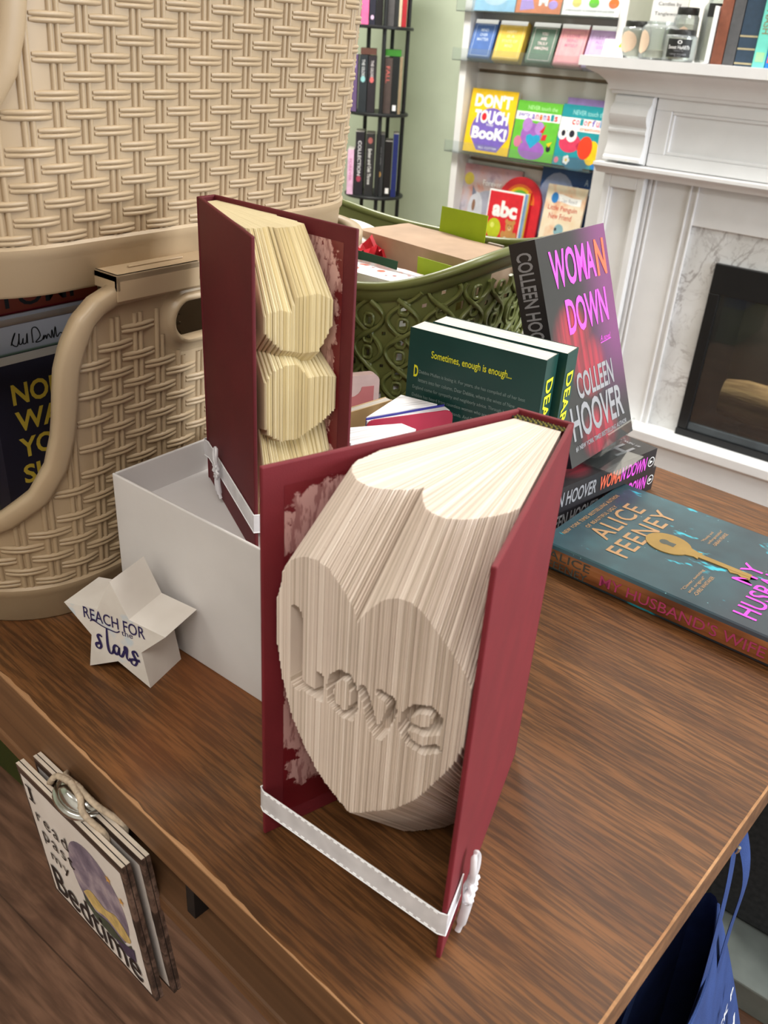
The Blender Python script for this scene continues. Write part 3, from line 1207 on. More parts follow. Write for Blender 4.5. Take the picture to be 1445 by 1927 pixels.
def basket(M, label):
    t = thing('woven_basket', label, 'basket', M, 'stacked beige baskets')
    basket_wall().build('wall', t, smooth=55)
    # base skirt and floor
    b = MB()
    N = 120
    prof = [(-.006, .0), (-.001, .0), (.0008, .002), (.0012, .024), (.0030, .0262), (.0032, .0315), (.0016, .0335), (-.003, .0335)]
    b.grid([[bp(PER * i / N, z, o) for i in range(N)] for o, z in prof], M_beige, closed=True)
    b.poly([bp(PER * i / N, .003, -.006) for i in range(N)], M_beige)
    b.poly(list(reversed([bp(PER * i / N, .0, -.006) for i in range(N)])), M_beige)
    b.build('base', t, smooth=40)
    # rolled lip that follows the cut-out and the top edge
    b = MB()
    half = [(.0, .078)]
    S = []
    s = 0.0
    while s < PER:
        S.append(s)
        ss = min(s, PER - s)
        s += .002 if .09 < ss < .22 else .007
    rows = []
    for dw, do in ((-.0075, -.004), (-.0075, .004), (-.005, .006), (.003, .006), (.0055, .0045), (.006, .0), (.0055, -.006), (.003, -.0075), (-.005, -.0060), (-.0075, -.004)):
        row = []
        for i, s in enumerate(S):
            e = .0015
            sl_ = (ztop(s + e) - ztop(s - e)) / (2 * e)
            ln = math.hypot(1, sl_)
            ns, nz = -sl_ / ln, 1 / ln
            row.append(bp(s + ns * dw, ztop(s) + nz * dw, do))
        rows.append(row)
    b.grid(rows, M_beige, closed=True)
    b.build('rim', t, smooth=60)
    for sc in (HOLE[0], PER - HOLE[0]):
        b = MB()
        ring = []
        for i in range(48):
            a = 2 * PI * i / 48
            cxs = (HOLE[2] - HOLE[3]) * (1 if math.cos(a) >= 0 else -1)
            ring.append((cxs + HOLE[3] * math.cos(a), HOLE[3] * math.sin(a), math.cos(a), math.sin(a)))
        rows = []
        for gr, of in ((-.0012, -.004), (-.0014, .004), (.0, .0062), (.0022, .0062), (.0036, .0045), (.0045, .0018), (.010, .0004), (.014, -.001)):
            rows.append([bp(sc + p[0] + p[2] * gr, HOLE[1] + p[1] + p[3] * gr, of) for p in ring])
        b.grid(rows, M_beige, closed=True)
        b.build('handle_surround', t, smooth=60)
    # snap latch: a ledge moulded out of the skirt
    b = MB()
    s0, s1 = .212, .292
    (x0, y0, _), (x1, y1, _) = bp(s0, 0), bp(s1, 0)

    def lbox(sa, sb, oa, ob, za, zb):
        vs = [bp(sa, za, oa), bp(sb, za, oa), bp(sb, za, ob), bp(sa, za, ob), bp(sa, zb, oa), bp(sb, zb, oa), bp(sb, zb, ob), bp(sa, zb, ob)]
        b.add(vs, [(0, 1, 2, 3), (4, 7, 6, 5), (0, 4, 5, 1), (1, 5, 6, 2), (2, 6, 7, 3), (3, 7, 4, 0)], M_beige)
    lbox(s0, s1 + .012, -.002, .026, .0075, .0125)
    lbox(s0, s1 - .008, .0225, .026, -.006, .0125)
    lbox(s1 - .008, s1 + .008, .0225, .026, -.001, .0125)
    lbox(s0, s0 + .003, .0, .026, .001, .0125)
    lbox(s0 + .02, s1 - .012, .010, .0125, .0125, .0140)
    b.build('latch', t, bevel=.0008)
    return t


BCX, BCY = -.664, .4510
lower = basket(T(BCX, BCY, TZ), 'lower beige woven basket on the table holding upright books behind its cut-out front')


def copy_tree(o, parent=None):
    c = o.copy()
    COL.objects.link(c)
    if parent is not None:
        c.parent = parent
        c.matrix_parent_inverse = o.matrix_parent_inverse.copy()
    for ch in list(o.children):
        copy_tree(ch, c)
    return c


upper = copy_tree(lower)
upper.location = (BCX, BCY, TZ + .2525)
upper['label'] = 'upper beige woven basket clipped on top of the other one'

# ------------------------------------------------------------------ closed books
def cover_col(name, fn, rough=0.35, spec=0.45):
    m = NT(name, rough, spec)
    fn(m)
    return m.mat


M_block = mk_paper('page_edges_white', (232, 226, 216), False)
M_blockc = mk_paper('page_edges_cream', (226, 216, 196), False)


def mk_edges(name, rgb):
    m = NT(name, 0.8, 0.15)
    n_ = m.noise(1.0, 2, m.mapping((40, 1400, 40)))
    m.base(m.ramp(n_, [(0.3, tuple(int(v * 0.86) for v in rgb)), (0.6, rgb)]))
    return m.mat


M_edges = mk_edges('paper_edges', (214, 208, 198))


def book(name, label, w, h, tk, cover, M, cat='book', group=None, hard=0.0, deco=None, pages=None, rounded=0.0, parts=True):
    """closed book: spine along z at x = 0, front cover facing -y, fore-edge at x = w"""
    t = thing(name, label, cat, M, group)
    b = MB()
    c = .0022 if hard else .0006
    y = tk / 2
    # cover as one folded sheet: front, spine, back
    if rounded:
        pr = []
        for k in range(9):
            a = PI / 2 + PI * k / 8
            pr.append((rounded * (1 + math.cos(a)), y * math.sin(a)))
        outer = [(w, y)] + pr + [(w, -y)]
        inn = [(w, -y + c)] + [(p[0] + c * .9, p[1] * (1 - c / y)) for p in reversed(pr)] + [(w, y - c)]
        b.prism(outer + inn, 0, h, cover)
    else:
        b.prism([(w, y), (0, y), (0, -y), (w, -y), (w, -y + c), (c, -y + c), (c, y - c), (w, y - c)], 0, h, cover)
    if deco:
        deco(b, w, h, y)
    b.build('cover', t)
    g = hard
    q = MB()
    q.box(c + .0006 + rounded * .3, w - (g or .0004), -y + c + .0001, y - c - .0001, g, h - g if hard else h - .0003, pages or M_edges)
    q.build('page_block', t)
    return t


EPS = .0004


def front_text(b, body, x, z, w, h, y, mat, bold=0.0, shear=0.0, space=1.0):
    b.text(body, (x, -y - EPS, z), (1, 0, 0), (0, 0, 1), w, h, mat, bold, shear, space=space)


def back_text(b, body, xl, z, w, h, y, mat, bold=0.0):
    """on the back cover; xl measured from the left edge as seen from behind"""
    b.text(body, (xl, y + EPS, z), (-1, 0, 0), (0, 0, 1), w, h, mat, bold)


def spine_text(b, body, zt, ln, wd, mat, bold=0.0, yc=0.0, shear=0.0):
    """reads downwards from height zt; letters stand across the spine"""
    b.text(body, (-EPS, yc + wd / 2, zt), (0, 0, -1), (0, -1, 0), ln, wd, mat, bold, shear)


M_pink = ink('hot_pink', (226, 84, 214))
M_orange = ink('orange', (226, 104, 74))
M_silver = ink('silver', (144, 144, 148), 0.35)
M_yel = ink('yellow', (222, 222, 44))
M_white = ink('white', (238, 238, 236))
M_gold = pm('gold_foil', (158, 128, 70), 0.32, 0.06, 40, metal=0.35)
M_tan = ink('tan_gold', (176, 138, 98), 0.4)


# the charcoal, red and violet novel, three copies
def novel_cover(m):
    s = m.xyz()
    c = m.ramp(m.noise(8, 2), [(0.3, (32, 30, 32)), (0.7, (44, 40, 44))])
    # printed violet, stronger towards the fore-edge
    v = m.math('MULTIPLY', m.step(s[0], .055, .125), m.step(s[2], .02, .11))
    front = m.math('LESS_THAN', s[1], -.0130)
    v = m.math('MULTIPLY', v, front)
    c = m.mix(m.math('MULTIPLY', v, .85), c, (122, 58, 112))

    def glow(cx, cz, rx, rz):
        dx = m.math('DIVIDE', m.math('SUBTRACT', s[0], cx), rx)
        dz = m.math('DIVIDE', m.math('SUBTRACT', s[2], cz), rz)
        d = m.math('ADD', m.math('MULTIPLY', dx, dx), m.math('MULTIPLY', dz, dz))
        return m.step(d, 1.0, .1)
    streak = m.math('ADD', .45, m.math('MULTIPLY', m.step(m.noise(1.0, 2, m.mapping((150, 1, 9))), .35, .65), .55))
    g = m.math('MAXIMUM', glow(.040, .118, .040, .035), m.math('MAXIMUM', glow(.062, .085, .038, .035), glow(.065, .018, .042, .030)))
    g = m.math('MULTIPLY', m.math('MULTIPLY', g, front), streak)
    c = m.mix(m.math('MULTIPLY', g, .85), c, (176, 46, 66))
    m.base(c)


M_novel = cover_col('novel_cover', novel_cover, 0.34, 0.5)
NW, NH, NT_ = .131, .2115, .0275


def novel_deco(b, w, h, y):
    # front
    b.text('WOMA', (.018, -y - EPS, h * .775), (1, 0, 0), (0, 0, 1), .084, h * .163, M_pink, .02)
    b.text('N', (.1045, -y - EPS, h * .775), (1, 0, 0), (0, 0, 1), .0195, h * .163, M_orange, .03)
    front_text(b, 'DOWN', .034, h * .565, .080, h * .157, y, M_pink, .02)
    front_text(b, 'A novel', .090, h * .485, .022, h * .026, y, M_pink, -.005, .4)
    b.stroke([(.090, h * .478), (.112, h * .483)], .0008, (0, -y - EPS, 0), (1, 0, 0), (0, 0, 1), M_pink)
    front_text(b, 'COLLEEN', .032, h * .275, .074, h * .118, y, M_silver, .02)
    front_text(b, 'HOOVER', .012, h * .105, .106, h * .155, y, M_silver, .018)
    front_text(b, '#1 NEW YORK TIMES BESTSELLING AUTHOR', .012, h * .058, .108, h * .024, y, M_silver, .02)
    # spine
    spine_text(b, 'COLLEEN HOOVER', h * .955, h * .475, y * 1.15, M_silver, .02)
    spine_text(b, 'WOMA', h * .455, h * .17, y * 1.15, M_orange, .02)
    spine_text(b, 'N DOWN', h * .282, h * .205, y * 1.15, M_pink, .02)
    o, rt, uv = (-EPS, 0, h * .035), (0, -1, 0), (0, 0, 1)
    b.stroke([(.0052 * math.cos(a), .0052 * math.sin(a)) for a in [2 * PI * k / 20 for k in range(21)]], .0008, o, rt, uv, M_white)
    b.shape([(-.0022, .0026), (.0022, .0026), (0, -.003)], o, rt, uv, M_white)


def novel(M, label):
    return book('paperback_novel', label, NW, NH, NT_, M_novel, M, 'book', 'copies of the charcoal and violet novel', 0, novel_deco)


# two lying ones: spine towards +x, head towards the camera, front cover up
def lying_novel(x, y, z, a):
    # local x -> -X', local -y -> up, local z (head) -> -Y'
    ux = Vector((-math.cos(a), -math.sin(a), 0))
    uy = Vector((0, 0, -1))
    return frame((x, y, z + NT_ / 2), ux, uy)


novel(lying_novel(-.2765, .8560, TZ, R(-9.5)), 'charcoal paperback lying flat, the bottom one of the stacked pair by the table edge')
novel(lying_novel(-.2740, .8390, TZ + NT_ + .0003, R(-10.3)), 'charcoal paperback lying flat on its twin, under the clear easel')
# standing one on an acrylic easel
lean = R(20.4)
n_ = Vector((math.cos(R(-1.0)), math.sin(R(-1.0)), 0))
r_ = Vector((-n_.y, n_.x, 0))
u2 = Vector((0, 0, math.cos(lean))) - n_ * math.sin(lean)
n2 = n_ * math.cos(lean) + Vector((0, 0, math.sin(lean)))
fbl = Vector((-.3038, .7008, .8185))
org = fbl - n2 * (NT_ / 2)
novel(Matrix(((r_.x, -n2.x, u2.x, org.x), (r_.y, -n2.y, u2.y, org.y), (r_.z, -n2.z, u2.z, org.z), (0, 0, 0, 1))), 'charcoal paperback propped upright on the clear easel, cover facing out')
M_acryl = clear('clear_acrylic', (246, 249, 249), 0.06, 0.008, 0.05, 0.30)
t = thing('book_easel', 'clear acrylic easel holding the propped paperback on the stacked pair', 'stand', T(-.32, .7725, TZ + 2 * NT_ + .0006))
bw = .026
b = MB()
zb = .0002
lp = fbl - u2 * .0012 + n2 * .001
O3 = Vector((-.32, .7725, TZ + 2 * NT_ + .0006))


def strip(b, pts, y0, y1, th, mat):
    """bent acrylic strip through (x, z) points in the xz plane, between y0 and y1"""
    n = len(pts)
    L, Rr = [], []
    for i in range(n):
        a, c = pts[max(i - 1, 0)], pts[min(i + 1, n - 1)]
        dx, dz = c[0] - a[0], c[1] - a[1]
        ln = math.hypot(dx, dz)
        px, pz = -dz / ln * th / 2, dx / ln * th / 2
        L.append((pts[i][0] + px, pts[i][1] + pz))
        Rr.append((pts[i][0] - px, pts[i][1] - pz))
    out = L + list(reversed(Rr))
    Ms = Matrix(((1, 0, 0, 0), (0, 0, -1, 0), (0, 1, 0, 0), (0, 0, 0, 1)))
    b.prism(out, -y1, -y0, mat, Ms)


bx, bz = fbl.x - O3.x, fbl.z - O3.z
strip(b, [(bx + .012, bz + .026), (bx + .007, bz + .001), (bx + .004, bz - .0022), (bx - .012, bz - .0072), (bx - .0265, bz - .0120), (bx - .0315, bz - .0100), (bx - .0315 - .0440, bz + .1080)], -.030, .030, .0018, M_acryl)
b.build('ledge', t)
b = MB()
strip(b, [(bx + .030, .0012), (bx - .06, .0012)], -.030, .030, .0018, M_acryl)
strip(b, [(bx - .060, .0012), (bx - .0565, .055)], -.030, .030, .0018, M_acryl)
b.build('foot', t)


# ---- two green paperbacks, back cover towards the camera, spine right
M_green = pm('book_green', (24, 64, 58), 0.36, 0.04, 20)
M_ingrey = ink('soft_grey_green', (136, 156, 150))
GW, GH, GT = .1225, .2065, .0225
BLURB = ['Debbie Mullen is losing it. For years, she has compiled all of her best', 'letters into her column, Dear Debbie, where the wives of New', 'England come for sympathy and neighborly advice. Through her work,', 'Debbie has heard from countless women who are ignored, belittled,', 'or even abused by their husbands. And Debbie does her best to guide', 'them in the right direction.', 'Or at least, she did.', '', 'Debbie finds her own life is spinning out of control. She just', 'lost her job. Something strange is happening with her', 'teenage daughters. And her husband is keeping secrets.']


def green_deco(b, w, h, y):
    back_text(b, 'Sometimes, enough is enough...', w - .022, h * .885, w * .60, h * .040, y, M_yel, .01)
    back_text(b, 'D', w - .0065, h * .800, .0042, h * .050, y, M_yel, .03)
    for i, ln in enumerate(BLURB):
        if ln:
            x = .0115 if i < 2 else .0065
            back_text(b, ln, w - x, h * (.832 - i * .0345) - .0035, min(.103 - (x - .0065), len(ln) * .00150), .0038, y, M_ingrey, -.004)
    spine_text(b, 'DEAR DEBBIE', h * .915, h * .52, y * 1.15, M_yel, .02)


for (x, y, lab) in ((-.2900, .5955, 'dark green paperback showing its back cover text, nearer of the green pair'), (-.2865, .6225, 'dark green paperback standing behind its twin, touching the stacked charcoal paperbacks')):
    a = R(5.5)
    Mx = Matrix(((-math.cos(a), math.sin(a), 0, x), (-math.sin(a), -math.cos(a), 0, y), (0, 0, 1, TZ), (0, 0, 0, 1)))
    book('green_paperback', lab, GW, GH, GT, M_green, Mx, 'book', 'pair of green paperbacks', 0, green_deco)


# ---- hardback lying at the right, teal jacket, copper spine
def teal_cover(m):
    s = m.xyz()
    n1 = m.noise(14, 3)
    c = m.ramp(n1, [(0.3, (40, 56, 64)), (0.55, (50, 76, 84)), (0.75, (60, 100, 108))])
    low = m.step(s[2], .105, .055)
    c = m.mix(m.math('MULTIPLY', low, .8), c, (56, 60, 68))
    cl = m.step(m.noise(1.0, 3, m.mapping((60, 40, 26), (0, 0, 0), (2.3, 0, 5.1)), 0.6), .635, .70)
    c = m.mix(m.math('MULTIPLY', cl, .9), c, (44, 178, 198))
    st = m.math('LESS_THAN', m.voronoi(90), .05)
    c = m.mix(m.math('MULTIPLY', st, .5), c, (150, 210, 214))
    sp = m.math('LESS_THAN', s[0], .0012)
    cop = m.ramp(m.noise(1.0, 2, m.mapping((40, 60, 12))), [(0.3, (96, 54, 30)), (0.5, (146, 90, 52)), (0.75, (176, 120, 76))])
    c = m.mix(sp, c, cop)
    m.base(c)


M_teal = cover_col('teal_cover', teal_cover, 0.30, 0.5)
M_slate = ink('slate', (74, 78, 72))
M_magenta = ink('magenta', (224, 70, 200))
M_mauve = ink('mauve', (176, 66, 108))


def teal_deco(b, w, h, y):
    front_text(b, 'NEW YORK TIMES BESTSELLING AUTHOR', w * .16, h * .952, w * .66, .0042, y, M_tan, .01, space=1.15)
    front_text(b, 'OF BEAUTIFUL UGLY', w * .32, h * .912, w * .36, .0042, y, M_tan, .01, space=1.15)
    front_text(b, 'ALICE', w * .27, h * .815, w * .50, h * .086, y, M_tan, .006, space=1.1)
    front_text(b, 'FEENEY', w * .17, h * .700, w * .66, h * .086, y, M_tan, .006, space=1.1)
    front_text(b, 'MY', w * .40, h * .296, w * .22, h * .072, y, M_magenta, .006, space=1.1)
    front_text(b, "HUSBAND'S", w * .10, h * .205, w * .78, h * .085, y, M_magenta, .006, space=1.05)
    front_text(b, 'WIFE', w * .28, h * .095, w * .44, h * .085, y, M_magenta, .006, space=1.1)
    for i, ln in enumerate(('"Clever, twisting', 'and original"', '-CHRIS WHITAKER')):
        front_text(b, ln, w * .10, h * (.455 - i * .022), len(ln) * .0026, .0036, y, M_tan, 0)
    for i, ln in enumerate(('"Moody and', 'unforgettable"', '-SARAH PEARSE')):
        front_text(b, ln, w * .66, h * (.540 - i * .022), len(ln) * .0024, .0036, y, M_tan, 0)
    # gold key: oval bow with a keyhole, collar, shank and bit, in low relief on the jacket
    kx, kz = w * .49, h * .635
    ov = [(kx + .0175 * math.cos(a), kz + .021 * math.sin(a)) for a in [2 * PI * k / 32 for k in range(32)]]
    Mk = Matrix(((1, 0, 0, 0), (0, 0, -1, 0), (0, 1, 0, 0), (0, 0, 0, 1)))
    b.prism(ov, y, y + .0009, M_gold, Mk)
    b.prism([(kx - .0065, kz - .030), (kx + .0065, kz - .030), (kx + .0050, kz - .026), (kx + .0075, kz - .019), (kx - .0075, kz - .019), (kx - .0050, kz - .026)], y, y + .00085, M_gold, Mk)
    b.prism([(kx - .0027, kz - .076), (kx + .0027, kz - .076), (kx + .0034, kz - .029), (kx - .0034, kz - .029)], y, y + .00095, M_gold, Mk)
    b.prism([(kx - .0085, kz - .0745), (kx - .0055, kz - .076), (kx - .0075, kz - .070), (kx - .0050, kz - .066), (kx - .0070, kz - .060), (kx - .0020, kz - .055), (kx - .0020, kz - .076), (kx - .0060, kz - .077)], y, y + .0008, M_gold, Mk)
    hole = [(kx + .0045 * math.cos(a), kz + .004 + .0045 * math.sin(a)) for a in [-PI / 4 + 1.5 * PI * k / 14 for k in range(15)]] + [(kx - .0035, kz - .006), (kx + .0035, kz - .006)]
    b.shape(hole, (0, -y - .0010, 0), (1, 0, 0), (0, 0, 1), M_slate)
    spine_text(b, 'ALICE', h * .955, h * .175, y * .60, M_slate, .004, yc=-.0050)
    spine_text(b, 'FEENEY', h * .95, h * .165, y * .55, M_slate, .004, yc=.0050)
    spine_text(b, "MY HUSBAND'S WIFE", h * .735, h * .60, y * .80, M_mauve, .004, yc=.0)


MW, MH, MT = .1635, .240, .0262
a = R(-1.9)
org = Vector((-.2915, .6300, TZ + MT / 2))
zx = Vector((-math.cos(a), -math.sin(a), 0))       # head direction
xx = Vector((-math.sin(a), math.cos(a), 0))        # spine to fore-edge
org = org - zx * MH
yy = zx.cross(xx)
book('hardback_novel', 'teal hardback with a gold key on its cover lying flat at the right table end', MW, MH, MT, M_teal, Matrix(((xx.x, yy.x, zx.x, org.x), (xx.y, yy.y, zx.y, org.y), (xx.z, yy.z, zx.z, org.z), (0, 0, 0, 1))), 'book', None, .003, teal_deco, rounded=.004)


# ------------------------------------------------------------------ green plastic basket with wavy rim
M_olive = mk_plastic('olive_plastic', (108, 113, 64), 0.34)
GX, GY, GA, GB = -.642, .812, .184, .130


def gz(th):
    return .1945 + .036 * abs(math.cos(th)) ** 2 + .007 * math.sin(th)


def gp(th, z, off=0.0):
    """superellipse plan, flaring upwards"""
    f = .84 + .16 * min(1.15, z / .2)
    e = .62
    cx_, sx_ = math.cos(th), math.sin(th)
    x = GA * f * math.copysign(abs(cx_) ** e, cx_)
    y = GB * f * math.copysign(abs(sx_) ** e, sx_)
    nx, ny = x / (GA * GA), y / (GB * GB)
    l = math.hypot(nx, ny) or 1
    return (x + nx / l * off, y + ny / l * off, z)


t = thing('plastic_basket', 'olive green openwork basket with wavy rim holding wrapped parcels', 'basket', T(GX, GY, TZ))
# equal-length angles
N = 720
P0 = [gp(2 * PI * i / N, .2) for i in range(N + 1)]
acc = [0.0]
for i in range(N):
    acc.append(acc[-1] + math.dist(P0[i], P0[i + 1]))
GPER = acc[-1]


def gth(s):
    s = s % GPER
    lo, hi = 0, N
    while hi - lo > 1:
        mid = (lo + hi) // 2
        if acc[mid] <= s:
            lo = mid
        else:
            hi = mid
    return 2 * PI * (lo + (s - acc[lo]) / (acc[lo + 1] - acc[lo])) / N


GCELL = 28
GP_ = GPER / GCELL
b = MB()
ZB, n1, n2_ = .012, 240, 44
S = [GPER * i / n1 for i in range(n1)]


def ghole(s, f, z):
    """little openings between the knotted strands"""
    if z < .03 or z > gz(gth(s)) - .022:
        # slot under the rim at both ends for the hands
        pass
    th = gth(s)
    for c0 in (0.0, PI, 2 * PI):
        if abs(th - c0) < .16 and gz(th) - .040 < z < gz(th) - .017:
            return True
    if z < .03 or z > gz(th) - .020:
        return False
    u = (s / GP_) % 1.0
    v = (z / .036) % 1.0
    a = abs(u - .5)
    if a < .07 and abs((z / .018 - .25) % 1.0 - .5) < .20:
        return True
    if a > .42 and (v < .09 or v > .91):
        return True
    return False


ths = [gth(s) for s in S]
vs, fs = [], []
for i, th in enumerate(ths):
    top_ = gz(th) - .004
    for j in range(n2_ + 1):
        vs.append(gp(th, ZB + (top_ - ZB) * j / n2_))
for i, th in enumerate(ths):
    top_ = gz(th) - .004
    for j in range(n2_ + 1):
        vs.append(gp(th, ZB + (top_ - ZB) * j / n2_, -.0022))
o2 = n1 * (n2_ + 1)
for i in range(n1):
    i2 = (i + 1) % n1
    top_ = gz(ths[i]) - .004
    for j in range(n2_):
        if ghole(S[i] + GPER / n1 / 2, 0, ZB + (top_ - ZB) * (j + .5) / n2_):
            continue
        a, c, d, e = i * (n2_ + 1) + j, i2 * (n2_ + 1) + j, i2 * (n2_ + 1) + j + 1, i * (n2_ + 1) + j + 1
        fs.append((a, c, d, e))
        fs.append((o2 + e, o2 + d, o2 + c, o2 + a))
b.add(vs, fs, M_olive)
for k in range(GCELL):
    for ph in (0, 1):
        pts = []
        for i in range(61):
            z = .014 + .19 * i / 60
            s = (k + .5) * GP_ + (1 if ph else -1) * GP_ * .44 * math.sin(2 * PI * z / .072 + PI / 2 * 0)
            th = gth(s)
            if z > gz(th) - .012:
                break
            pts.append(gp(th, z, .0014 + .0012 * math.cos(4 * PI * z / .072 + (0 if ph else PI))))
        if len(pts) > 3:
            b.tube(pts, .0026, M_olive, 6)
    for i in range(11):
        zc = .018 * (i + .75)
        th = gth((k + .5) * GP_)
        if zc < gz(th) - .022:
            ring = [gp(gth((k + .5) * GP_ + .0052 * math.copysign(abs(math.cos(q)) ** .6, math.cos(q))), zc + .0068 * math.copysign(abs(math.sin(q)) ** .6, math.sin(q)), .0014) for q in [2 * PI * m / 12 for m in range(12)]]
            b.tube(ring, .0018, M_olive, 5, closed=True)
b.build('wall', t, smooth=60)
b = MB()
rim = [gp(2 * PI * i / 200, gz(2 * PI * i / 200), .0) for i in range(200)]
b.tube(rim, .0062, M_olive, 8, closed=True, flat=.75, upv=(0, 0, 1))
band = [[gp(2 * PI * i / 200, gz(2 * PI * i / 200) - dz, of) for i in range(200)] for dz, of in ((.016, .0005), (.0150, .0026), (.002, .0030))]
b.grid(band, M_olive, closed=True)
b.build('rim', t, smooth=60)
b = MB()
b.grid([[gp(2 * PI * i / 120, z, of) for i in range(120)] for z, of in ((0, -.006), (0, .0), (.003, .0015), (.012, .001), (.013, -.001))], M_olive, closed=True)
b.poly([gp(2 * PI * i / 120, .004, -.006) for i in range(120)], M_olive)
b.build('base', t, smooth=50)

# ---- what is in it
M_kraft = pm('kraft_paper', (176, 148, 124), 0.7, 0.06, 18, 0.25, 60, 0.25)


def soft_box(b, cx, cy, lx, ly, z0, z1, a, mat, puff=.003, M=None):
    """wrapped parcel: box with slightly bulged, creased faces"""
    nx, ny, nz = 14, 6, 10
    Mx = T(cx, cy, 0, a) if M is None else M

    def pt(x, y, z):
        px = 1 - abs(x) ** 4
        py = 1 - abs(y) ** 4
        pz = 1 - abs(z) ** 4
        w = .0007 * noise.noise((x * 2 + cx * 50, y * 2, z * 2 + 9))
        return (x * lx / 2 + math.copysign(puff * .5 * py * pz, x) * (abs(x) == 1) + w, y * ly / 2 + math.copysign(puff * px * pz, y) * (abs(y) == 1) + w, (z0 + z1) / 2 + z * (z1 - z0) / 2 + puff * .7 * px * py * (z == 1) + w)
    X = [-1 + 2 * i / nx for i in range(nx + 1)]
    Yv = [-1 + 2 * i / ny for i in range(ny + 1)]
    Z = [-1 + 2 * i / nz for i in range(nz + 1)]
    b.grid([[pt(x, -1, z) for x in X] for z in Z], mat, Mx)
    b.grid([[pt(x, 1, z) for x in reversed(X)] for z in Z], mat, Mx)
    b.grid([[pt(1, y, z) for y in Yv] for z in Z], mat, Mx)
    b.grid([[pt(-1, y, z) for y in reversed(Yv)] for z in Z], mat, Mx)
    b.grid([[pt(x, y, 1) for x in X] for y in Yv], mat, Mx)
    b.grid([[pt(x, y, -1) for x in reversed(X)] for y in Yv], mat, Mx)


t = thing('wrapped_parcel', 'brown kraft paper parcel standing in the green basket, the biggest in it', 'parcel', T(-.566, .822, TZ + .006, R(-9)))
b = MB()
soft_box(b, 0, 0, .168, .080, 0, .212, 0, M_kraft, .002, Matrix.Identity(4))
b.build('wrapping', t, smooth=35)
b = MB()
b.box(-.088, .088, -.0405, -.0400, .02, .035, pm('clear_tape', (190, 166, 142), 0.25, 0.02))
b.build('tape', t)

M_lime = pm('lime_card', (150, 178, 24), 0.6, 0.04, 30)
M_dgreen = pm('dark_green_card', (22, 66, 42), 0.55, 0.05, 30)


def card(name, label, cx, cy, z0, w, h, a, mat, tilt=0.0, th=.0006, cat='card', group=None):
    t = tag_card = MB()
    Mx = T(cx, cy, z0, a) @ Matrix.Rotation(tilt, 4, 'X')
    tag_card.box(-w / 2, w / 2, -th / 2, th / 2, 0, h, mat)
    o = tag_card.build(name)
    o.matrix_world = Mx
    tag(o, label, cat, group)
    return o


card('price_tag', 'tall lime green card sticking up behind the kraft parcel', -.560, .8625, TZ + .150, .066, .096, R(-4), M_lime, R(-3))
card('price_tag', 'lime green card tucked in front of the kraft parcel', -.5180, .7640, TZ + .116, .056, .096, R(-8), M_lime, R(2))
card('notebook', 'thin grey notebook poking up at the kraft parcel right of the lime card', -.512, .8640, TZ + .10, .02, .118, R(-4), pm('grey_board', (150, 138, 128), .6), 0, .004, 'notebook')


def floral(m):
    c = (236, 234, 236)
    base = m.ramp(m.noise(10, 2), [(0.3, (228, 226, 230)), (0.7, (246, 244, 246))])
    f = m.voronoi(46)
    fl = m.math('MULTIPLY', m.math('LESS_THAN', f, .33), m.step(m.noise(18, 2), .48, .56))
    base = m.mix(fl, base, (206, 84, 52))
    v2 = m.noise(1.0, 2, m.mapping((90, 30, 60), (0, .7, .3)))
    base = m.mix(m.math('MULTIPLY', m.step(v2, .62, .68), .8), base, (104, 128, 156))
    f3 = m.math('LESS_THAN', m.voronoi(70, m.mapping((1, 1, 1), (0, 0, 0), (.4, .2, .9))), .16)
    base = m.mix(f3, base, (150, 32, 30))
    m.base(base)


M_floral = cover_col('floral_paper', floral, .35, .5)


def stripes(m):
    v = m.noise(1.0, 2, m.mapping((40, 120, 50), (.3, .2, .2)))
    c = m.ramp(v, [(0.35, (244, 240, 240)), (0.52, (236, 196, 190)), (0.6, (240, 238, 242)), (0.75, (190, 200, 226))])
    m.base(c)


M_strip = cover_col('streaked_paper', stripes, .4, .5)
t = thing('wrapped_parcel', 'parcel in white paper with orange flowers at the front of the green basket', 'parcel', T(-.588, .7270, TZ + .006, R(-1)))
b = MB()
soft_box(b, 0, 0, .128, .034, 0, .190, 0, M_floral, .003, Matrix.Identity(4))
b.build('wrapping', t, smooth=35)
t = thing('wrapped_parcel', 'parcel in streaked pink and white paper behind the flowered one', 'parcel', T(-.556, .7535, TZ + .006, R(-3)))
b = MB()
soft_box(b, 0, 0, .135, .010, 0, .190, 0, M_strip, .002, Matrix.Identity(4))
b.build('wrapping', t, smooth=35)
card('price_tag', 'dark green card lying in front of the streaked parcel in the basket', -.600, .7460, TZ + .128, .075, .078, R(-5), M_dgreen, R(-6))
# red tissue and a white tub lid at the left of the basket
b = MB()
rows = []
for i in range(9):
    rows.append([(.055 * (i / 8 - .5), .03 * (j / 8 - .5), .012 * noise.noise((i * .9, j * .8, 2)) + .010 * math.sin(i * .9) * math.sin(j * .8)) for j in range(9)])
b.grid(rows, pm('red_tissue', (196, 30, 46), .35, .08, 60))
b.grid([[(p[0], p[1], p[2] - .0004) for p in reversed(r)] for r in rows], pm('red_tissue', (196, 30, 46), .35, .08, 60))
o = b.build('tissue_paper', smooth=25)
o.location = (-.632, .776, TZ + .203)
tag(o, 'crumpled red tissue paper between the kraft parcel and the round lid', 'tissue paper')
b = MB()
Mt = Matrix.Rotation(R(12), 4, 'Y')
b.lathe([(.0001, .004), (.034, .004), (.036, .002), (.036, -.006), (.034, -.0075), (.0001, -.0075)], pm('lid_white', (232, 230, 222), .45), 40, Mt)
o = b.build('tub_lid', smooth=40)
o.location = (-.668, .800, TZ + .212)
tag(o, 'round white lid lying in the green basket left of the red tissue', 'lid')
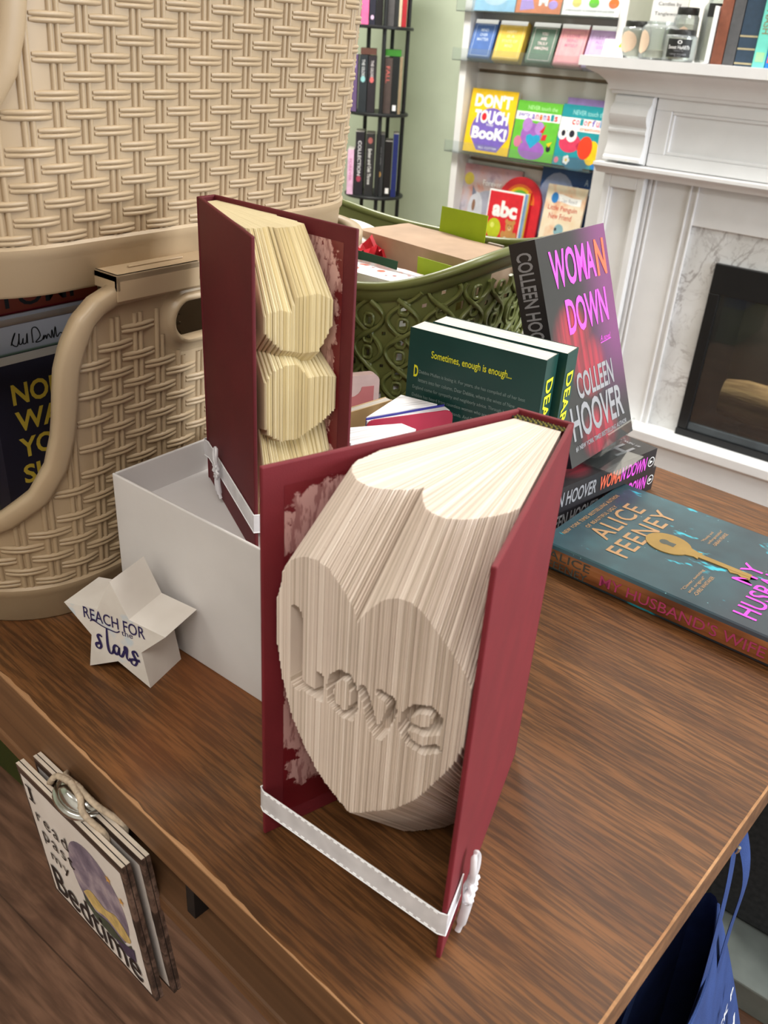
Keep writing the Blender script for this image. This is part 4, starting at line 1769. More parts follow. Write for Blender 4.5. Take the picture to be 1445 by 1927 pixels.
t = thing('wrapped_parcel', 'white parcel under the round lid at the left of the green basket', 'parcel', T(-.712, .81, TZ + .006, R(-5)))
b = MB()
soft_box(b, 0, 0, .10, .09, 0, .190, 0, pm('white_tissue', (236, 234, 234), .5), .002, Matrix.Identity(4))
b.build('wrapping', t, smooth=35)

# ------------------------------------------------------------------ card packs and notebooks between the box and the green books
M_crim = pm('crimson_card', (166, 42, 66), .45, .05, 30)
M_blued = ink('deep_blue', (44, 40, 130))


def mk_stack(name, rgb):
    m = NT(name, .6, .3)
    s = m.xyz()
    n_ = m.noise(1.0, 1, m.mapping((3, 420, 3)))
    m.base(m.ramp(n_, [(0.3, tuple(int(v * .8) for v in rgb)), (0.55, rgb)]))
    return m.mat


M_stack = mk_stack('card_edges', (240, 238, 240))


def rounded_rect(w, h, r, k=5):
    out = []
    for (cx, cy, a0) in ((w - r, r, -PI / 2), (w - r, h - r, 0), (r, h - r, PI / 2), (r, r, PI)):
        out += [(cx + r * math.cos(a0 + PI / 2 * i / k), cy + r * math.sin(a0 + PI / 2 * i / k)) for i in range(k + 1)]
    return out


def card_pack(label, x, y, a, w, h, face, wedges):
    """cards standing on edge; w along local x, first card facing -y, the rest fanned out behind it as wedges in plan"""
    t = thing('card_pack', label, 'card pack', T(x, y, TZ, a), 'packs of cards on the table')
    Mk = Matrix(((1, 0, 0, 0), (0, 0, -1, 0), (0, 1, 0, 0), (0, 0, 0, 1)))
    b = MB()
    b.prism(rounded_rect(w, h, .007), -.0012, 0, face, Mk)
    b.build('front_card', t)
    for (quad, mt, dh) in wedges:
        b = MB()
        b.prism(quad, 0, h + dh, mt)
        b.build('cards', t, bevel=.0008)
    return t


card_pack('crimson fronted card pack with white card edges, leaning at the green paperbacks', -.3928, .4978, R(63.8), .0785, .150, M_crim, [([(.001, .0014), (.076, .0014), (.076, .0105), (.001, .0030)], M_stack, -.001), ([(.001, .0032), (.076, .0107), (.076, .0118), (.001, .0042)], M_blued, .0005), ([(.0015, .0044), (.070, .0120), (.050, .0400)], M_stack, .001)])
card_pack('white card pack standing low just behind the large red folded book', -.3718, .4539, R(71.5), .0605, .150, M_stack, [([(.0005, .0014), (.060, .0014), (.056, .0160), (.0005, .0300)], M_stack, .001)])
t = thing('notebook', 'small kraft covered notebook standing between the maroon book and the crimson pack', 'notebook', T(-.4552, .5050, TZ, R(82)))
b = MB()
b.box(0, .085, -.0072, -.006, 0, .13, pm('kraft_cover', (198, 166, 118), .6, .04, 40))
b.box(0, .085, .0006, .0018, 0, .13, pm('kraft_cover', (198, 166, 118), .6, .04, 40))
b.build('cover', t)
b = MB()
b.box(.0, .0845, -.0058, .0004, 0, .1298, M_edges)
b.build('page_block', t)
M_pinkp = NT('pink_case', .3, .5)
M_pinkp.base(M_pinkp.ramp(M_pinkp.noise(20, 2), [(0.3, (170, 96, 96)), (0.7, (184, 110, 108))]))
M_pinkp = M_pinkp.mat
t = thing('card_case', 'dusty pink card case standing behind the kraft notebook against the green basket', 'case', T(-.532, .6000, TZ, R(62)))
Mk = Matrix(((1, 0, 0, 0), (0, 0, -1, 0), (0, 1, 0, 0), (0, 0, 0, 1)))
b = MB()
b.prism(rounded_rect(.062, .120, .008), -.010, 0, pm('case_shell', (196, 168, 162), .35), Mk)
b.build('shell', t)
b = MB()
lab = [(.006, .006), (.056, .006), (.056, .108)] + [(.031 + .012 * math.cos(q), .108 - .010 * abs(math.sin(q)) * 1.0) for q in [PI * i / 8 for i in range(9)]] + [(.006, .108)]
b.prism(lab, .0001, .0005, M_pinkp, Mk)
b.build('insert', t)

# ------------------------------------------------------------------ books in the lower beige basket
M_nightb = pm('night_cover', (30, 28, 46), .5, .06, 20)
M_must = ink('mustard', (206, 178, 64))


def navy_deco(b, w, h, y):
    for i, ln in enumerate(('NOBODY', 'WANTS', 'YOUR', 'SH*T')):
        ws = {'NOBODY': .098, 'WANTS': .088, 'YOUR': .066, 'SH*T': .058}[ln]
        front_text(b, ln, .016, h - .0365 - i * .0250, ws, .0190, y, M_must, .025)


BK = TZ + .005
a = R(4)
book('motivation_book', 'navy book with mustard capitals showing through the lower basket cut-out', .130, .1505, .021, M_nightb, T(-.668 - .0105, .3420, BK, R(90)), 'book', None, 0, navy_deco, M_block)


def green_jkt(m):
    s = m.xyz()
    c = m.ramp(m.math('DIVIDE', s[2], .1725), [(0.0, (30, 54, 36)), (0.70, (34, 56, 38)), (0.78, (72, 100, 72)), (0.86, (96, 118, 92)), (0.87, (170, 170, 176)), (1.0, (178, 178, 186))])
    m.base(c)


def green_jdeco(b, w, h, y):
    sig = [[(0, 1), (1, 3), (2, 4.4), (1.2, 3), (.4, 1.4), (2, .4), (3, 2), (3.4, 4), (3, 1), (4, 1), (4.6, 2.4), (4.4, .8), (5.6, 1), (6.2, 3.6), (6, .6)], [(8, .4), (8.2, 4.4), (10, 4.6), (11, 2), (9, .4), (11.4, .6), (12.4, 2), (12, .6), (13, 1.8), (13.2, .6), (14, 2), (15, .6), (15.6, 3), (16, .4), (17, 3.8), (17.2, .6), (18.6, 1.6), (20, .8)]]
    for s_ in sig:
        p = spline([(q[0] * .0026 + .032, q[1] * .0030 + h * .885) for q in s_], 4)
        b.stroke(p, .0010, (0, -y - EPS, 0), (1, 0, 0), (0, 0, 1), M_black)


book('hardback_novel', 'green hardback with a signature on its grey top band, behind the navy book', .145, .1725, .030, cover_col('green_jacket', green_jkt, .4), T(-.697 - .015, .3480, BK, R(90)), 'book', None, .003, green_jdeco, M_block)


def red_jkt(m):
    s = m.xyz()
    c = m.ramp(m.math('DIVIDE', s[2], .205), [(0.0, (120, 14, 30)), (0.835, (128, 12, 34)), (0.84, (130, 52, 30)), (1.0, (120, 46, 26))])
    m.base(c)


def red_jdeco(b, w, h, y):
    front_text(b, 'TOMI', .045, h * .855, .078, h * .095, y, M_black, .012)


book('hardback_novel', 'rust and crimson hardback with black lettering under the upper basket', .150, .2050, .028, cover_col('rust_jacket', red_jkt, .4), T(-.735 - .014, .3480, BK, R(90)), 'book', None, .003, red_jdeco, M_block)

# ------------------------------------------------------------------ hanging signs
M_signw = NT('sign_white', .5, .3)
M_signw.base(M_signw.ramp(M_signw.noise(16, 3), [(0.3, (222, 212, 204)), (0.7, (236, 228, 222))]))
M_signw = M_signw.mat
M_signe = wood('sign_edge', (92, 70, 60), (116, 92, 80), (150, 124, 108), 'x', .5, .6, .2)
M_signt = pm('sign_ply', (216, 202, 186), .6, .05, 50)
M_ink = ink('soft_black', (34, 28, 30))
M_twine = pm('twine', (186, 168, 146), .9, .12, 240, .6, 500, .1)


def night_sky(m):
    c = m.ramp(m.noise(45, 4), [(0.3, (100, 90, 108)), (0.48, (134, 120, 136)), (0.6, (170, 154, 164)), (0.75, (206, 188, 182))])
    m.base(c)


M_sky_ = cover_col('painted_night_sky', night_sky, .5, .3)
SW, SHH = .137, .130
yaw, tilt, roll = R(-4.3), R(3.1), R(5.0)
rx = Vector((math.cos(yaw), math.sin(yaw), 0))
nn = Vector((math.sin(yaw), -math.cos(yaw), 0))
uu = Vector((0, 0, 1)) * math.cos(tilt) + nn * math.sin(tilt)
r2 = rx * math.cos(roll) + uu * math.sin(roll)
u2_ = uu * math.cos(roll) - rx * math.sin(roll)
nn2 = r2.cross(u2_)
topc = Vector((-.394, .2025, .7093))


def sign(label, off, front):
    o = topc + Vector(off) - r2 * (SW / 2) - u2_ * SHH
    t = thing('hanging_sign', label, 'sign', Matrix(((r2.x, -nn2.x, u2_.x, o.x), (r2.y, -nn2.y, u2_.y, o.y), (r2.z, -nn2.z, u2_.z, o.z), (0, 0, 0, 1))), 'signs hung from the drawer pull')
    b = MB()
    b.box(0, SW, .0003, .0028, 0, SHH, M_signe)
    b.box(0, SW, .0034, .0062, 0, SHH, M_signe)
    b.box(.0004, SW - .0004, .0028, .0034, .0004, SHH - .0004, M_black)
    b.box(.0003, SW - .0003, .0003, .0027, SHH, SHH + .0003, M_signt)
    b.box(.0003, SW - .0003, .0035, .0061, SHH, SHH + .0003, M_signt)
    b.build('board', t)
    b = MB()
    rough = []
    for (xa, za, xb, zb) in ((.004, .004, SW - .004, .004), (SW - .004, .004, SW - .004, SHH - .007), (SW - .004, SHH - .007, .004, SHH - .007), (.004, SHH - .007, .004, .004)):
        for i in range(24):
            f = i / 24
            rough.append((xa + (xb - xa) * f + .0008 * noise.noise((f * 9 + xa * 60, za * 50, 1)), zb * f + za * (1 - f) + .0008 * noise.noise((f * 9, xa * 40, 4))))
    b.shape(rough, (0, 0, 0), (1, 0, 0), (0, 0, 1), M_signw)
    if front:
        o_, rt_, up_ = (0, 0, 0), (1, 0, 0), (0, 0, 1)
        # painted night sky, moon glow, open book
        b.disc(.088, .069, .036, .041, o_, rt_, up_, M_sky_, lift=.0002, n=36)
        b.shape(spline([(.062, .049), (.075, .060), (.092, .056), (.108, .062), (.122, .050), (.112, .041), (.092, .046), (.074, .041), (.062, .049)], 4)[:-1], o_, rt_, up_, pm('painted_pages', (206, 176, 112), .5, .12, 120), lift=.0004)
        b.shape([(.060, .046), (.074, .038), (.092, .042), (.113, .036), (.121, .044), (.120, .034), (.092, .028), (.072, .029), (.061, .037)], o_, rt_, up_, pm('painted_green', (72, 80, 66), .5, .1, 100), lift=.0005)
        b.shape([(.096, .030), (.124, .042), (.1225, .028), (.110, .024)], o_, rt_, up_, pm('painted_violet', (70, 60, 84), .5, .1, 100), lift=.0006)
        for (sx_, sz_) in ((.124, .090), (.112, .101)):
            b.shape([(sx_ + .004 * (1 if k % 2 == 0 else .4) * math.sin(k * PI / 5), sz_ + .004 * (1 if k % 2 == 0 else .4) * math.cos(k * PI / 5)) for k in range(10)], o_, rt_, up_, pm('painted_star', (214, 160, 84), .5), lift=.0006)
        b.text('I', (.012, -.0007, .103), rt_, up_, .0035, .014, M_ink, .0)
        for zz in (.103, .1162):
            b.box(.0095, .018, -.0009, -.0007, zz, zz + .0012, M_ink)
        b.text('read', (.012, -.0007, .083), rt_, up_, .044, .0135, M_ink, 0, space=1.25)
        b.text('past', (.014, -.0007, .0615), rt_, up_, .043, .015, M_ink, 0, space=1.25)
        b.text('my', (.018, -.0007, .0445), rt_, up_, .026, .011, M_ink, 0, space=1.2)
        b.text('Bedtime', (.010, -.0008, .008), rt_, up_, .116, .029, M_ink, .006)
    b.build('painted_front', t)
    for hx_ in (.034, .103):
        b = MB()
        if front:
            hp = spline([(hx_, .007, SHH - .012), (hx_, .009, SHH - .003), (.0685 + (hx_ - .0685) * .62, .0040, SHH + .010), (.0685 + (hx_ - .0685) * .42, .0070, SHH + .0175), (.0685, .0090, SHH + .0200)], 5)
        else:
            hp = spline([(hx_, .007, SHH - .012), (hx_, .009, SHH - .001), (.0685 + (hx_ - .0685) * .55, .0010, SHH + .012), (.0685, .0, SHH + .0165)], 5)
        b.tube(hp, .0022, M_twine, 7)
        q = [(p[0] + .0010 * math.cos(i * 1.9), p[1] + .0010 * math.sin(i * 1.9), p[2]) for i, p in enumerate(hp)]
        b.tube(q, .0016, M_twine, 6)
        b.build('twine', t, smooth=60)
    return t


sign('square white wooden sign about reading past bedtime, hung at the table front', (0, 0, 0), True)
sign('plain backed square sign hanging just behind the bedtime one', (.006, .0102, .0030), False)

# ------------------------------------------------------------------ blue tote bag under the right table end
def mk_canvas(name, rgb):
    m = NT(name, .85, .15)
    w = m.noise(900, 1)
    m.base(m.ramp(m.noise(30, 3), [(0.3, tuple(int(v * .9) for v in rgb)), (0.7, tuple(min(255, int(v * 1.08)) for v in rgb))]))
    m.bump(w, .5, .0006)
    return m.mat


M_canvas = mk_canvas('blue_canvas', (46, 64, 112))
M_canvasd = mk_canvas('navy_canvas', (44, 60, 112))
t = thing('tote_bag', 'blue canvas tote bag with white lettering hanging under the right table end', 'bag', T(-.045, .46, .30))
o_ = Vector((-.045, .46, .30))


def tp(x, y, z):
    return (x - o_.x, y - o_.y, z - o_.z)


b = MB()
rows, rows_in = [], []
for j in range(13):
    f = j / 12
    z = .30 + f * .32
    row = []
    for i in range(15):
        g = i / 14
        y = .345 + g * (.160 + .105 * min(1, (1 - f) * 1.3))
        x = -.031 + (.62 - z) * .16 + .006 * math.sin(g * 5 + f * 2) * (1 - f) - .012 * g * g * f + .008 * math.sin(PI * g)
        row.append(tp(x, y, z - .012 * (1 - g) * f * 0))
    rows.append(row)
b.grid(rows, M_canvas)
b.grid([[(p[0] - .0012, p[1], p[2]) for p in reversed(r)] for r in rows], M_canvasd)
b.tube([(p[0] - .0006, p[1], p[2]) for p in rows[-1]], .0014, M_canvas, 6)
rowsL = []
for j in range(13):
    f = j / 12
    z = .30 + f * .285
    rowsL.append([tp(-.064 - .012 * math.sin(PI * i / 14) * f + (.62 - z) * .02, .345 + (i / 14) * (.185 + .03 * (1 - f)), z) for i in range(15)])
b.grid([list(reversed(r)) for r in rowsL], M_canvasd)
b.grid([[(p[0] + .0012, p[1], p[2]) for p in r] for r in rowsL], M_canvasd)
b.tube([(p[0] + .0006, p[1], p[2]) for p in rowsL[-1]], .0014, M_canvas, 6)
for k in (0, -1):
    b.grid([[tuple(Vector(rowsL[j][k]).lerp(Vector(rows[j][k]), i / 4) + Vector((0, (.010 if k else -.006) * math.sin(PI * i / 4), 0))) for i in range(5)] for j in range(13)], M_canvasd)
b.poly([rows[0][0], rows[0][-1], rowsL[0][-1], rowsL[0][0]], M_canvasd)
b.build('body', t, smooth=60)


def strap(pts, w, nm='handle'):
    b = MB()
    b.tube([tp(*p) for p in spline(pts, 6)], w, M_canvas, 8, flat=.12, upv=(1, 0, 0.05))
    b.build(nm, t, smooth=60)


strap([(-.0285, .430, .56), (-.0300, .440, .62), (-.038, .462, .685), (-.045, .478, .716), (-.040, .490, .700), (-.032, .496, .665), (-.0295, .489, .62), (-.0265, .488, .57)], .0075)
strap([(-.0655, .420, .50), (-.0665, .425, .58), (-.062, .440, .66), (-.056, .462, .712), (-.060, .490, .700), (-.068, .505, .64), (-.0700, .512, .58), (-.068, .514, .53)], .0095)
b = MB()
dv = Vector(rows[9][12]) - Vector(rows[9][4])
uv_ = Vector(rows[11][8]) - Vector(rows[7][8])
b.text('JACK P', Vector(rows[8][8]) + Vector((.0034, 0, .0)), dv, uv_, .066, .015, M_white, .01)
b.build('print', t)
b = MB()
b.text('KE H', Vector(rows[6][8]) + Vector((.0036, 0, .0)), dv, uv_, .070, .022, M_white, .02)
b.build('print', t)
# little hook under the table top that carries the handles
b = MB()
b.tube(spline([(-.050, .470, .7205), (-.050, .470, .711), (-.047, .471, .7065), (-.042, .472, .708), (-.041, .472, .713)], 5), .0016, M_chrome, 7)
o = b.build('hook', smooth=60)
tag(o, 'small metal hook under the table edge carrying the blue tote bag', 'hook')

# ------------------------------------------------------------------ things on the floor
M_char = pm('charcoal_fabric', (50, 52, 54), .9, .12, 120, .4, 600, .1)
M_slab = pm('grey_stone', (104, 110, 106), .7, .10, 14, .1, 60, .3)
t = thing('storage_cube', 'charcoal fabric storage cube on a grey base by the right table end', 'storage cube', T(.06, 1.17, 0))
b = MB()
b.box(-.17, .22, -.150, .20, .052, .56, M_char)
b.build('body', t, bevel=.006)
b = MB()
b.box(-.20, .24, -.245, .22, 0, .05, M_slab)
b.build('base', t, bevel=.003)
M_bluebin = pm('blue_bin', (26, 44, 84), .5, .08, 20)
M_grnbin = pm('green_bin', (58, 66, 24), .55, .08, 20)
for z0, z1, mt, lab in ((0, .16, M_grnbin, 'dark olive storage bin on the floor under the table'), (.165, .34, M_bluebin, 'dark blue storage bin stacked on the olive one under the table')):
    t = thing('storage_bin', lab, 'bin', T(-1.245, .70, z0), 'stacked bins under the table')
    hh = z1 - z0
    b = MB()
    b.box(-.20, .16, -.20, -.195, 0, hh - .012, mt)
    b.box(-.20, .16, .195, .20, 0, hh - .012, mt)
    b.box(-.20, -.195, -.195, .195, 0, hh - .012, mt)
    b.box(.155, .16, -.195, .195, 0, hh - .012, mt)
    b.box(-.195, .155, -.195, .195, 0, .005, mt)
    b.build('body', t, bevel=.003)
    b = MB()
    b.box(-.205, .165, -.205, .205, hh - .012, hh, mt)
    b.build('lid', t, bevel=.003)

# ------------------------------------------------------------------ white fireplace with marble surround
M_fp = pm('fireplace_white', (226, 226, 226), .5, .012, 14, .12, 350, .35)


def marble(m):
    n_ = m.noise(5.5, 5, None, .62, 1.4)
    v = m.math('ABSOLUTE', m.math('SUBTRACT', n_, .5))
    vein = m.step(v, .035, .0)
    big = m.step(m.noise(4.0, 2, m.mapping((1, 1, 1), (0, 0, 0), (7, 3, 1))), .42, .62)
    c = m.ramp(m.noise(9, 3), [(0.3, (208, 208, 206)), (0.7, (230, 231, 232))])
    c = m.mix(m.math('MULTIPLY', m.math('MULTIPLY', vein, big), .75), c, (146, 140, 138))
    fine = m.step(m.math('ABSOLUTE', m.math('SUBTRACT', m.noise(13, 4, None, .6, 1.0), .5)), .02, 0.0)
    c = m.mix(m.math('MULTIPLY', fine, .35), c, (160, 156, 154))
    m.base(c)


M_marble = cover_col('white_marble', marble, .3, .5)
FY = 2.45
FCX = -.36
FW = .855            # half width of the mantel shelf
t = thing('fireplace', 'white mantel fireplace with marble surround and dark glass firebox', 'fireplace', T(FCX, FY, 0))
# mantel shelf with crown moulding (profile swept across the front; returns at both ends are boxes of the same profile)
b = MB()
hw = FW
b.box(-hw, hw, -.085, .40, 1.118, 1.142, M_fp)
prof = [(-.070, 1.118), (-.070, 1.112), (-.058, 1.106), (-.044, 1.100), (-.030, 1.090), (-.021, 1.078), (-.018, 1.066), (-.012, 1.064), (-.010, 1.056), (.01, 1.054), (.01, 1.118)]
n_ = len(prof)
for sx in (-1, 1):
    pass
vsL = [(-hw + .085 + p[0] * 1.0, p[0], p[1]) for p in prof]
vsR = [(hw - .085 - p[0] * 1.0, p[0], p[1]) for p in prof]
b.add(vsL + vsR, [(i, n_ + i, n_ + i + 1, i + 1) for i in range(n_ - 1)], M_fp)
for sg, vv in ((-1, vsL), (1, vsR)):
    bk = [(v[0], .40, v[2]) for v in vv]
    f = [(i, i + 1, n_ + i + 1, n_ + i) for i in range(n_ - 1)]
    b.add(vv + bk, f if sg < 0 else [tuple(reversed(q)) for q in f], M_fp)
b.build('mantel_shelf', t, smooth=30)
# frieze with a recessed panel
b = MB()
fx = .650
b.box(-fx, fx, .012, .40, .885, 1.056, M_fp)
for (x0, x1, z0, z1) in ((-fx, fx, 1.025, 1.056), (-fx, fx, .885, .918), (-fx, -fx + .045, .918, 1.025), (fx - .045, fx, .918, 1.025)):
    b.box(x0, x1, .0, .012, z0, z1, M_fp)
for (x0, x1, z0, z1) in ((-fx + .045, fx - .045, 1.017, 1.025), (-fx + .045, fx - .045, .918, .926), (-fx + .045, -fx + .053, .926, 1.017), (fx - .053, fx - .045, .926, 1.017)):
    b.box(x0, x1, .004, .012, z0, z1, M_fp)
b.build('frieze', t, bevel=.002)
# corbels
cp = [(.0, 1.056), (-.012, 1.050), (-.012, 1.036), (-.020, 1.032), (-.030, 1.022), (-.034, 1.008), (-.032, .996), (-.024, .984), (-.020, .980), (-.020, .972), (-.023, .970), (-.023, .963), (-.018, .960), (-.016, .940), (-.018, .926), (-.024, .912), (-.024, .904), (-.030, .900), (-.030, .892), (.0, .888)]
Mp = Matrix(((0, 0, 1, 0), (1, 0, 0, 0), (0, 1, 0, 0), (0, 0, 0, 1)))
for sx in (-1, 1):
    xa = sx * .713
    b = MB()
    b.prism(cp, xa - .054, xa + .054, M_fp, Mp)
    b.box(xa - .059, xa + .059, 0, .40, .885, 1.056, M_fp)
    b.build('corbel', t, smooth=25, bevel=.0012)
# ledge under the frieze
b = MB()
lp_ = [(-.045, .884), (-.045, .876), (-.040, .872), (-.032, .868), (-.024, .862), (-.020, .856), (.0, .854), (.0, .884)]
b.prism(lp_, -.785, .785, M_fp, Mp)
b.build('ledge', t, smooth=25)
# pilasters with a sunk panel, the inner frame boards and the header
for sx in (-1, 1):
    xa = sx * .702
    b = MB()
    b.box(xa - .060, xa + .060, .006, .40, .15, .856, M_fp)
    b.box(xa - .060, xa - .040, -.008, .006, .15, .856, M_fp)
    b.box(xa + .040, xa + .060, -.008, .006, .15, .856, M_fp)
    b.box(xa - .040, xa + .040, -.008, .006, .820, .856, M_fp)
    b.box(xa - .040, xa + .040, -.008, .006, .15, .20, M_fp)
    for dx in (-.040, .034):
        b.box(xa + dx, xa + dx + .006, -.003, .006, .20, .82, M_fp)
    b.build('pilaster', t, bevel=.0018)
    b = MB()
    xb = sx * .570
    b.box(xb - .072, xb + .072, .020, .40, .15, .856, M_fp)
    for dx in (-.070, -.050, .052, .064):
        b.box(xb + dx * sx, xb + dx * sx + .006, .014, .020, .15, .856, M_fp)
    b.build('frame_board', t, bevel=.0018)
    b = MB()
    b.box(sx * .795 - .035, sx * .795 + .035, .06, .40, 0, 1.10, M_fp)
    b.build('side_panel', t, bevel=.002)
b = MB()
b.box(-.498, .498, .020, .40, .750, .856, M_fp)
b.build('header', t, bevel=.0018)
# marble slips round the opening
b = MB()
b.box(-.500, -.405, .030, .38, .162, .750, M_marble)
b.box(.405, .500, .030, .38, .162, .750, M_marble)
b.box(-.405, .405, .030, .38, .666, .750, M_marble)
b.build('marble_surround', t)
# plinth
b = MB()
b.box(-.80, .80, -.035, .40, 0, .128, M_fp)
b.box(-.81, .81, -.050, .40, .132, .162, M_fp)
b.box(-.805, .805, -.043, .40, .126, .134, M_fp)
b.build('plinth', t, bevel=.003)
# firebox insert
M_fbx = pm('firebox_black', (20, 21, 22), .4, .1, 30, .1, 60)
M_steel = pm('firebox_grey', (74, 80, 84), .4, .08, 20, metal=.3)


def brickback(m):
    m.base(m.ramp(m.noise(5, 3), [(0.3, (34, 33, 28)), (0.7, (56, 54, 46))]))


M_fbk = cover_col('firebox_lining', brickback, .7, .2)
b = MB()
b.box(-.405, -.375, .016, .036, .182, .586, M_fbx)
b.box(.375, .405, .016, .036, .182, .586, M_fbx)
b.box(-.405, .405, .016, .036, .586, .666, M_fbx)
b.box(-.405, .405, .010, .036, .162, .182, M_fbx)
b.box(-.375, .375, .020, .036, .182, .205, M_steel)
b.box(-.05, .05, .012, .016, .600, .655, M_black)
b.build('firebox_frame', t, bevel=.002)
b = MB()
b.box(-.39, .39, .34, .36, .165, .66, M_fbk)
b.box(-.395, -.385, .036, .34, .165, .66, M_fbx)
b.box(.385, .395, .036, .34, .165, .66, M_fbx)
b.box(-.39, .39, .036, .34, .165, .175, M_fbx)
b.box(-.39, .39, .036, .34, .64, .66, M_fbx)
b.build('firebox_lining', t)
M_glass = clear('fire_glass', (200, 204, 204), .20, .015, .03)
b = MB()
b.box(-.375, .375, .026, .029, .205, .586, M_glass)
b.build('glass_pane', t)


def logmat(m):
    n_ = m.noise(1.0, 4, m.mapping((4, 40, 40)), .6)
    c = m.ramp(n_, [(0.3, (96, 78, 58)), (0.5, (168, 142, 104)), (0.75, (196, 172, 132))])
    ch = m.step(m.noise(7, 2, m.mapping((1, 1, 1), (0, 0, 0), (1, 2, 3))), .50, .60)
    c = m.mix(m.math('MULTIPLY', ch, .8), c, (52, 42, 40))
    m.base(c)
    m.bump(n_, .8, .01)


M_log = cover_col('fire_log', logmat, .85, .15)
M_ember = emit('ember_red', (250, 70, 40), 1.6)
for (lx, ly, lz, rr_, ln, rz, lab) in ((.0, .150, .268, .062, .66, R(2), 0), (.10, .12, .350, .034, .42, R(-12), 1), (.02, .235, .26, .045, .5, R(6), 2)):
    b = MB()
    pts = [(-ln / 2 + ln * i / 12, .006 * noise.noise((i * .6, lab, 0)), .006 * noise.noise((i * .6, lab, 5))) for i in range(13)]
    rad = [rr_ * (.86 if i in (0, 12) else 1) * (1 + .12 * noise.noise((i * .5, lab * 3, 2))) for i in range(13)]
    b.tube(pts, rad, M_log, 16)
    o = b.build('log', t, smooth=50)
    o.location = (lx, ly, lz)
    o.rotation_euler = (0, 0, rz)
b = MB()
for gx in (-.26, -.1, .06, .22):
    b.box(gx - .008, gx + .008, .10, .26, .178, .208, M_steel)
b.box(-.30, .28, .10, .112, .190, .202, M_steel)
b.box(-.30, .28, .248, .26, .190, .202, M_steel)
b.build('grate', t)
b = MB()
random.seed(9)
for i in range(40):
    x, y = random.uniform(-.10, .28), random.uniform(.09, .15)
    b.lathe([(.0001, .008), (.006, .004), (.007, -.003), (.0001, -.008)], M_ember if i % 6 == 0 else M_fbx, 6, T(x, y, .215))
o = b.build('embers', t)
o['kind'] = 'stuff'
b = MB()
b.tube([(-.33 + .0275 * i / 4, .30, .545) for i in range(97)], [(.0032, .0020, .0006, .0020)[i % 4] for i in range(97)], M_steel, 8)
b.build('bead_row', t)

area('firebox_fill', (FCX, FY + .20, .63), (.5, .12), 9.0, (1.0, .86, .68), rot=(0, 0, 0))  # warm lamp added under the firebox top to brighten the logs
# ---- on the mantel
MZ = 1.1422
M_jarg = clear('jar_glass', (246, 250, 248), .2, .17, .06)
M_wax = pm('candle_wax', (232, 226, 190), .5, .03, 20)
M_lidb = pm('jar_lid_black', (26, 26, 24), .35, .08, 40)
M_labelb = pm('jar_label_black', (34, 34, 34), .5, .05, 40)
M_labelt = pm('jar_label_tan', (206, 182, 158), .6, .03, 40)
FACE = math.atan2(-.60, .40)     # labels look roughly towards the shop


def jar(label, x, y, r, h, wax, lid, lab, txt=None):
    t = thing('candle_jar', label, 'candle jar', T(x, y, MZ), 'candle jars on the mantel')
    b = MB()
    b.lathe([(.0001, .0), (r * .92, .0), (r, .004), (r, h * .80), (r * .97, h * .86), (r * .80, h * .92), (r * .80, h), (r * .76, h), (r * .76, h * .92), (r * .95, h * .84), (r * .95, .005), (.0001, .004)], M_jarg, 32)
    b.build('glass', t, smooth=40)
    b = MB()
    b.lathe([(.0001, .0055), (r * .93, .0055), (r * .93, wax), (.0001, wax + .001)], M_wax, 28)
    b.build('wax', t, smooth=40)
    if lid:
        b = MB()
        b.lathe([(r * .86, h - .012), (r * .88, h - .012), (r * .88, h + .003), (r * .84, h + .005), (.0001, h + .005)], M_lidb, 32)
        b.build('lid', t, smooth=40)
    if lab:
        b = MB()
        a0, a1, z0, z1, mt = lab
        rows = []
        oval = mt is M_labelt
        for j in range(13):
            f = j / 12
            hwid = (math.sqrt(max(0, 1 - (2 * f - 1) ** 2)) if oval else 1.0)
            am, ah = (a0 + a1) / 2, (a1 - a0) / 2 * hwid
            rows.append([((r + .0006) * math.cos(am - ah + 2 * ah * i / 14), (r + .0006) * math.sin(am - ah + 2 * ah * i / 14), z0 + (z1 - z0) * f) for i in range(15)])
        b.grid(rows, mt)
        if txt:
            for (body, zz, ww, hh, mt2) in txt:
                k0 = len(b.v)
                b.text(body, (-ww / 2, 0, zz), (1, 0, 0), (0, 0, 1), ww, hh, mt2, .01)
                am = (a0 + a1) / 2
                for q in range(k0, len(b.v)):
                    v = b.v[q]
                    an = am + v.x / r
                    b.v[q] = Vector(((r + .0011) * math.cos(an), (r + .0011) * math.sin(an), v.z))
        b.build('label', t, smooth=60)
    return t


vc = math.atan2(-2.45, 1.0)      # direction from the mantel to the camera
jar('candle jar with black lid and tan oval label, leftmost on the mantel', -1.098, 2.440, .037, .080, .064, True, (vc - 1.3, vc + .1, .012, .062, M_labelt))
jar('nearly empty lidless candle jar with a tan label, second on the mantel', -1.030, 2.425, .044, .086, .022, False, (vc - 1.5, vc - .5, .012, .066, M_labelt))
jar('short candle jar with black lid and black printed label on the mantel edge', -.962, 2.405, .039, .066, .052, True, (vc - .85, vc + .75, .010, .050, M_labelb), [('Sweet HeARTh', .0275, .052, .0085, M_white), ('CANDLE CO', .0225, .022, .003, M_silver), ('HAND POURED', .0145, .040, .004, M_silver), ('8 OZ', .011, .016, .0022, M_silver), ('o', .0390, .011, .0085, M_white)])
jar('tall candle jar with dark lid behind the black labelled one', -1.004, 2.520, .032, .118, .085, True, (vc - .6, vc + .4, .03, .08, M_labelt))
jar('tall candle jar with black label next to the mantel books', -.9365, 2.560, .040, .150, .12, False, (vc - .8, vc + .6, .105, .135, M_labelb), [('o', .115, .012, .010, M_white)])
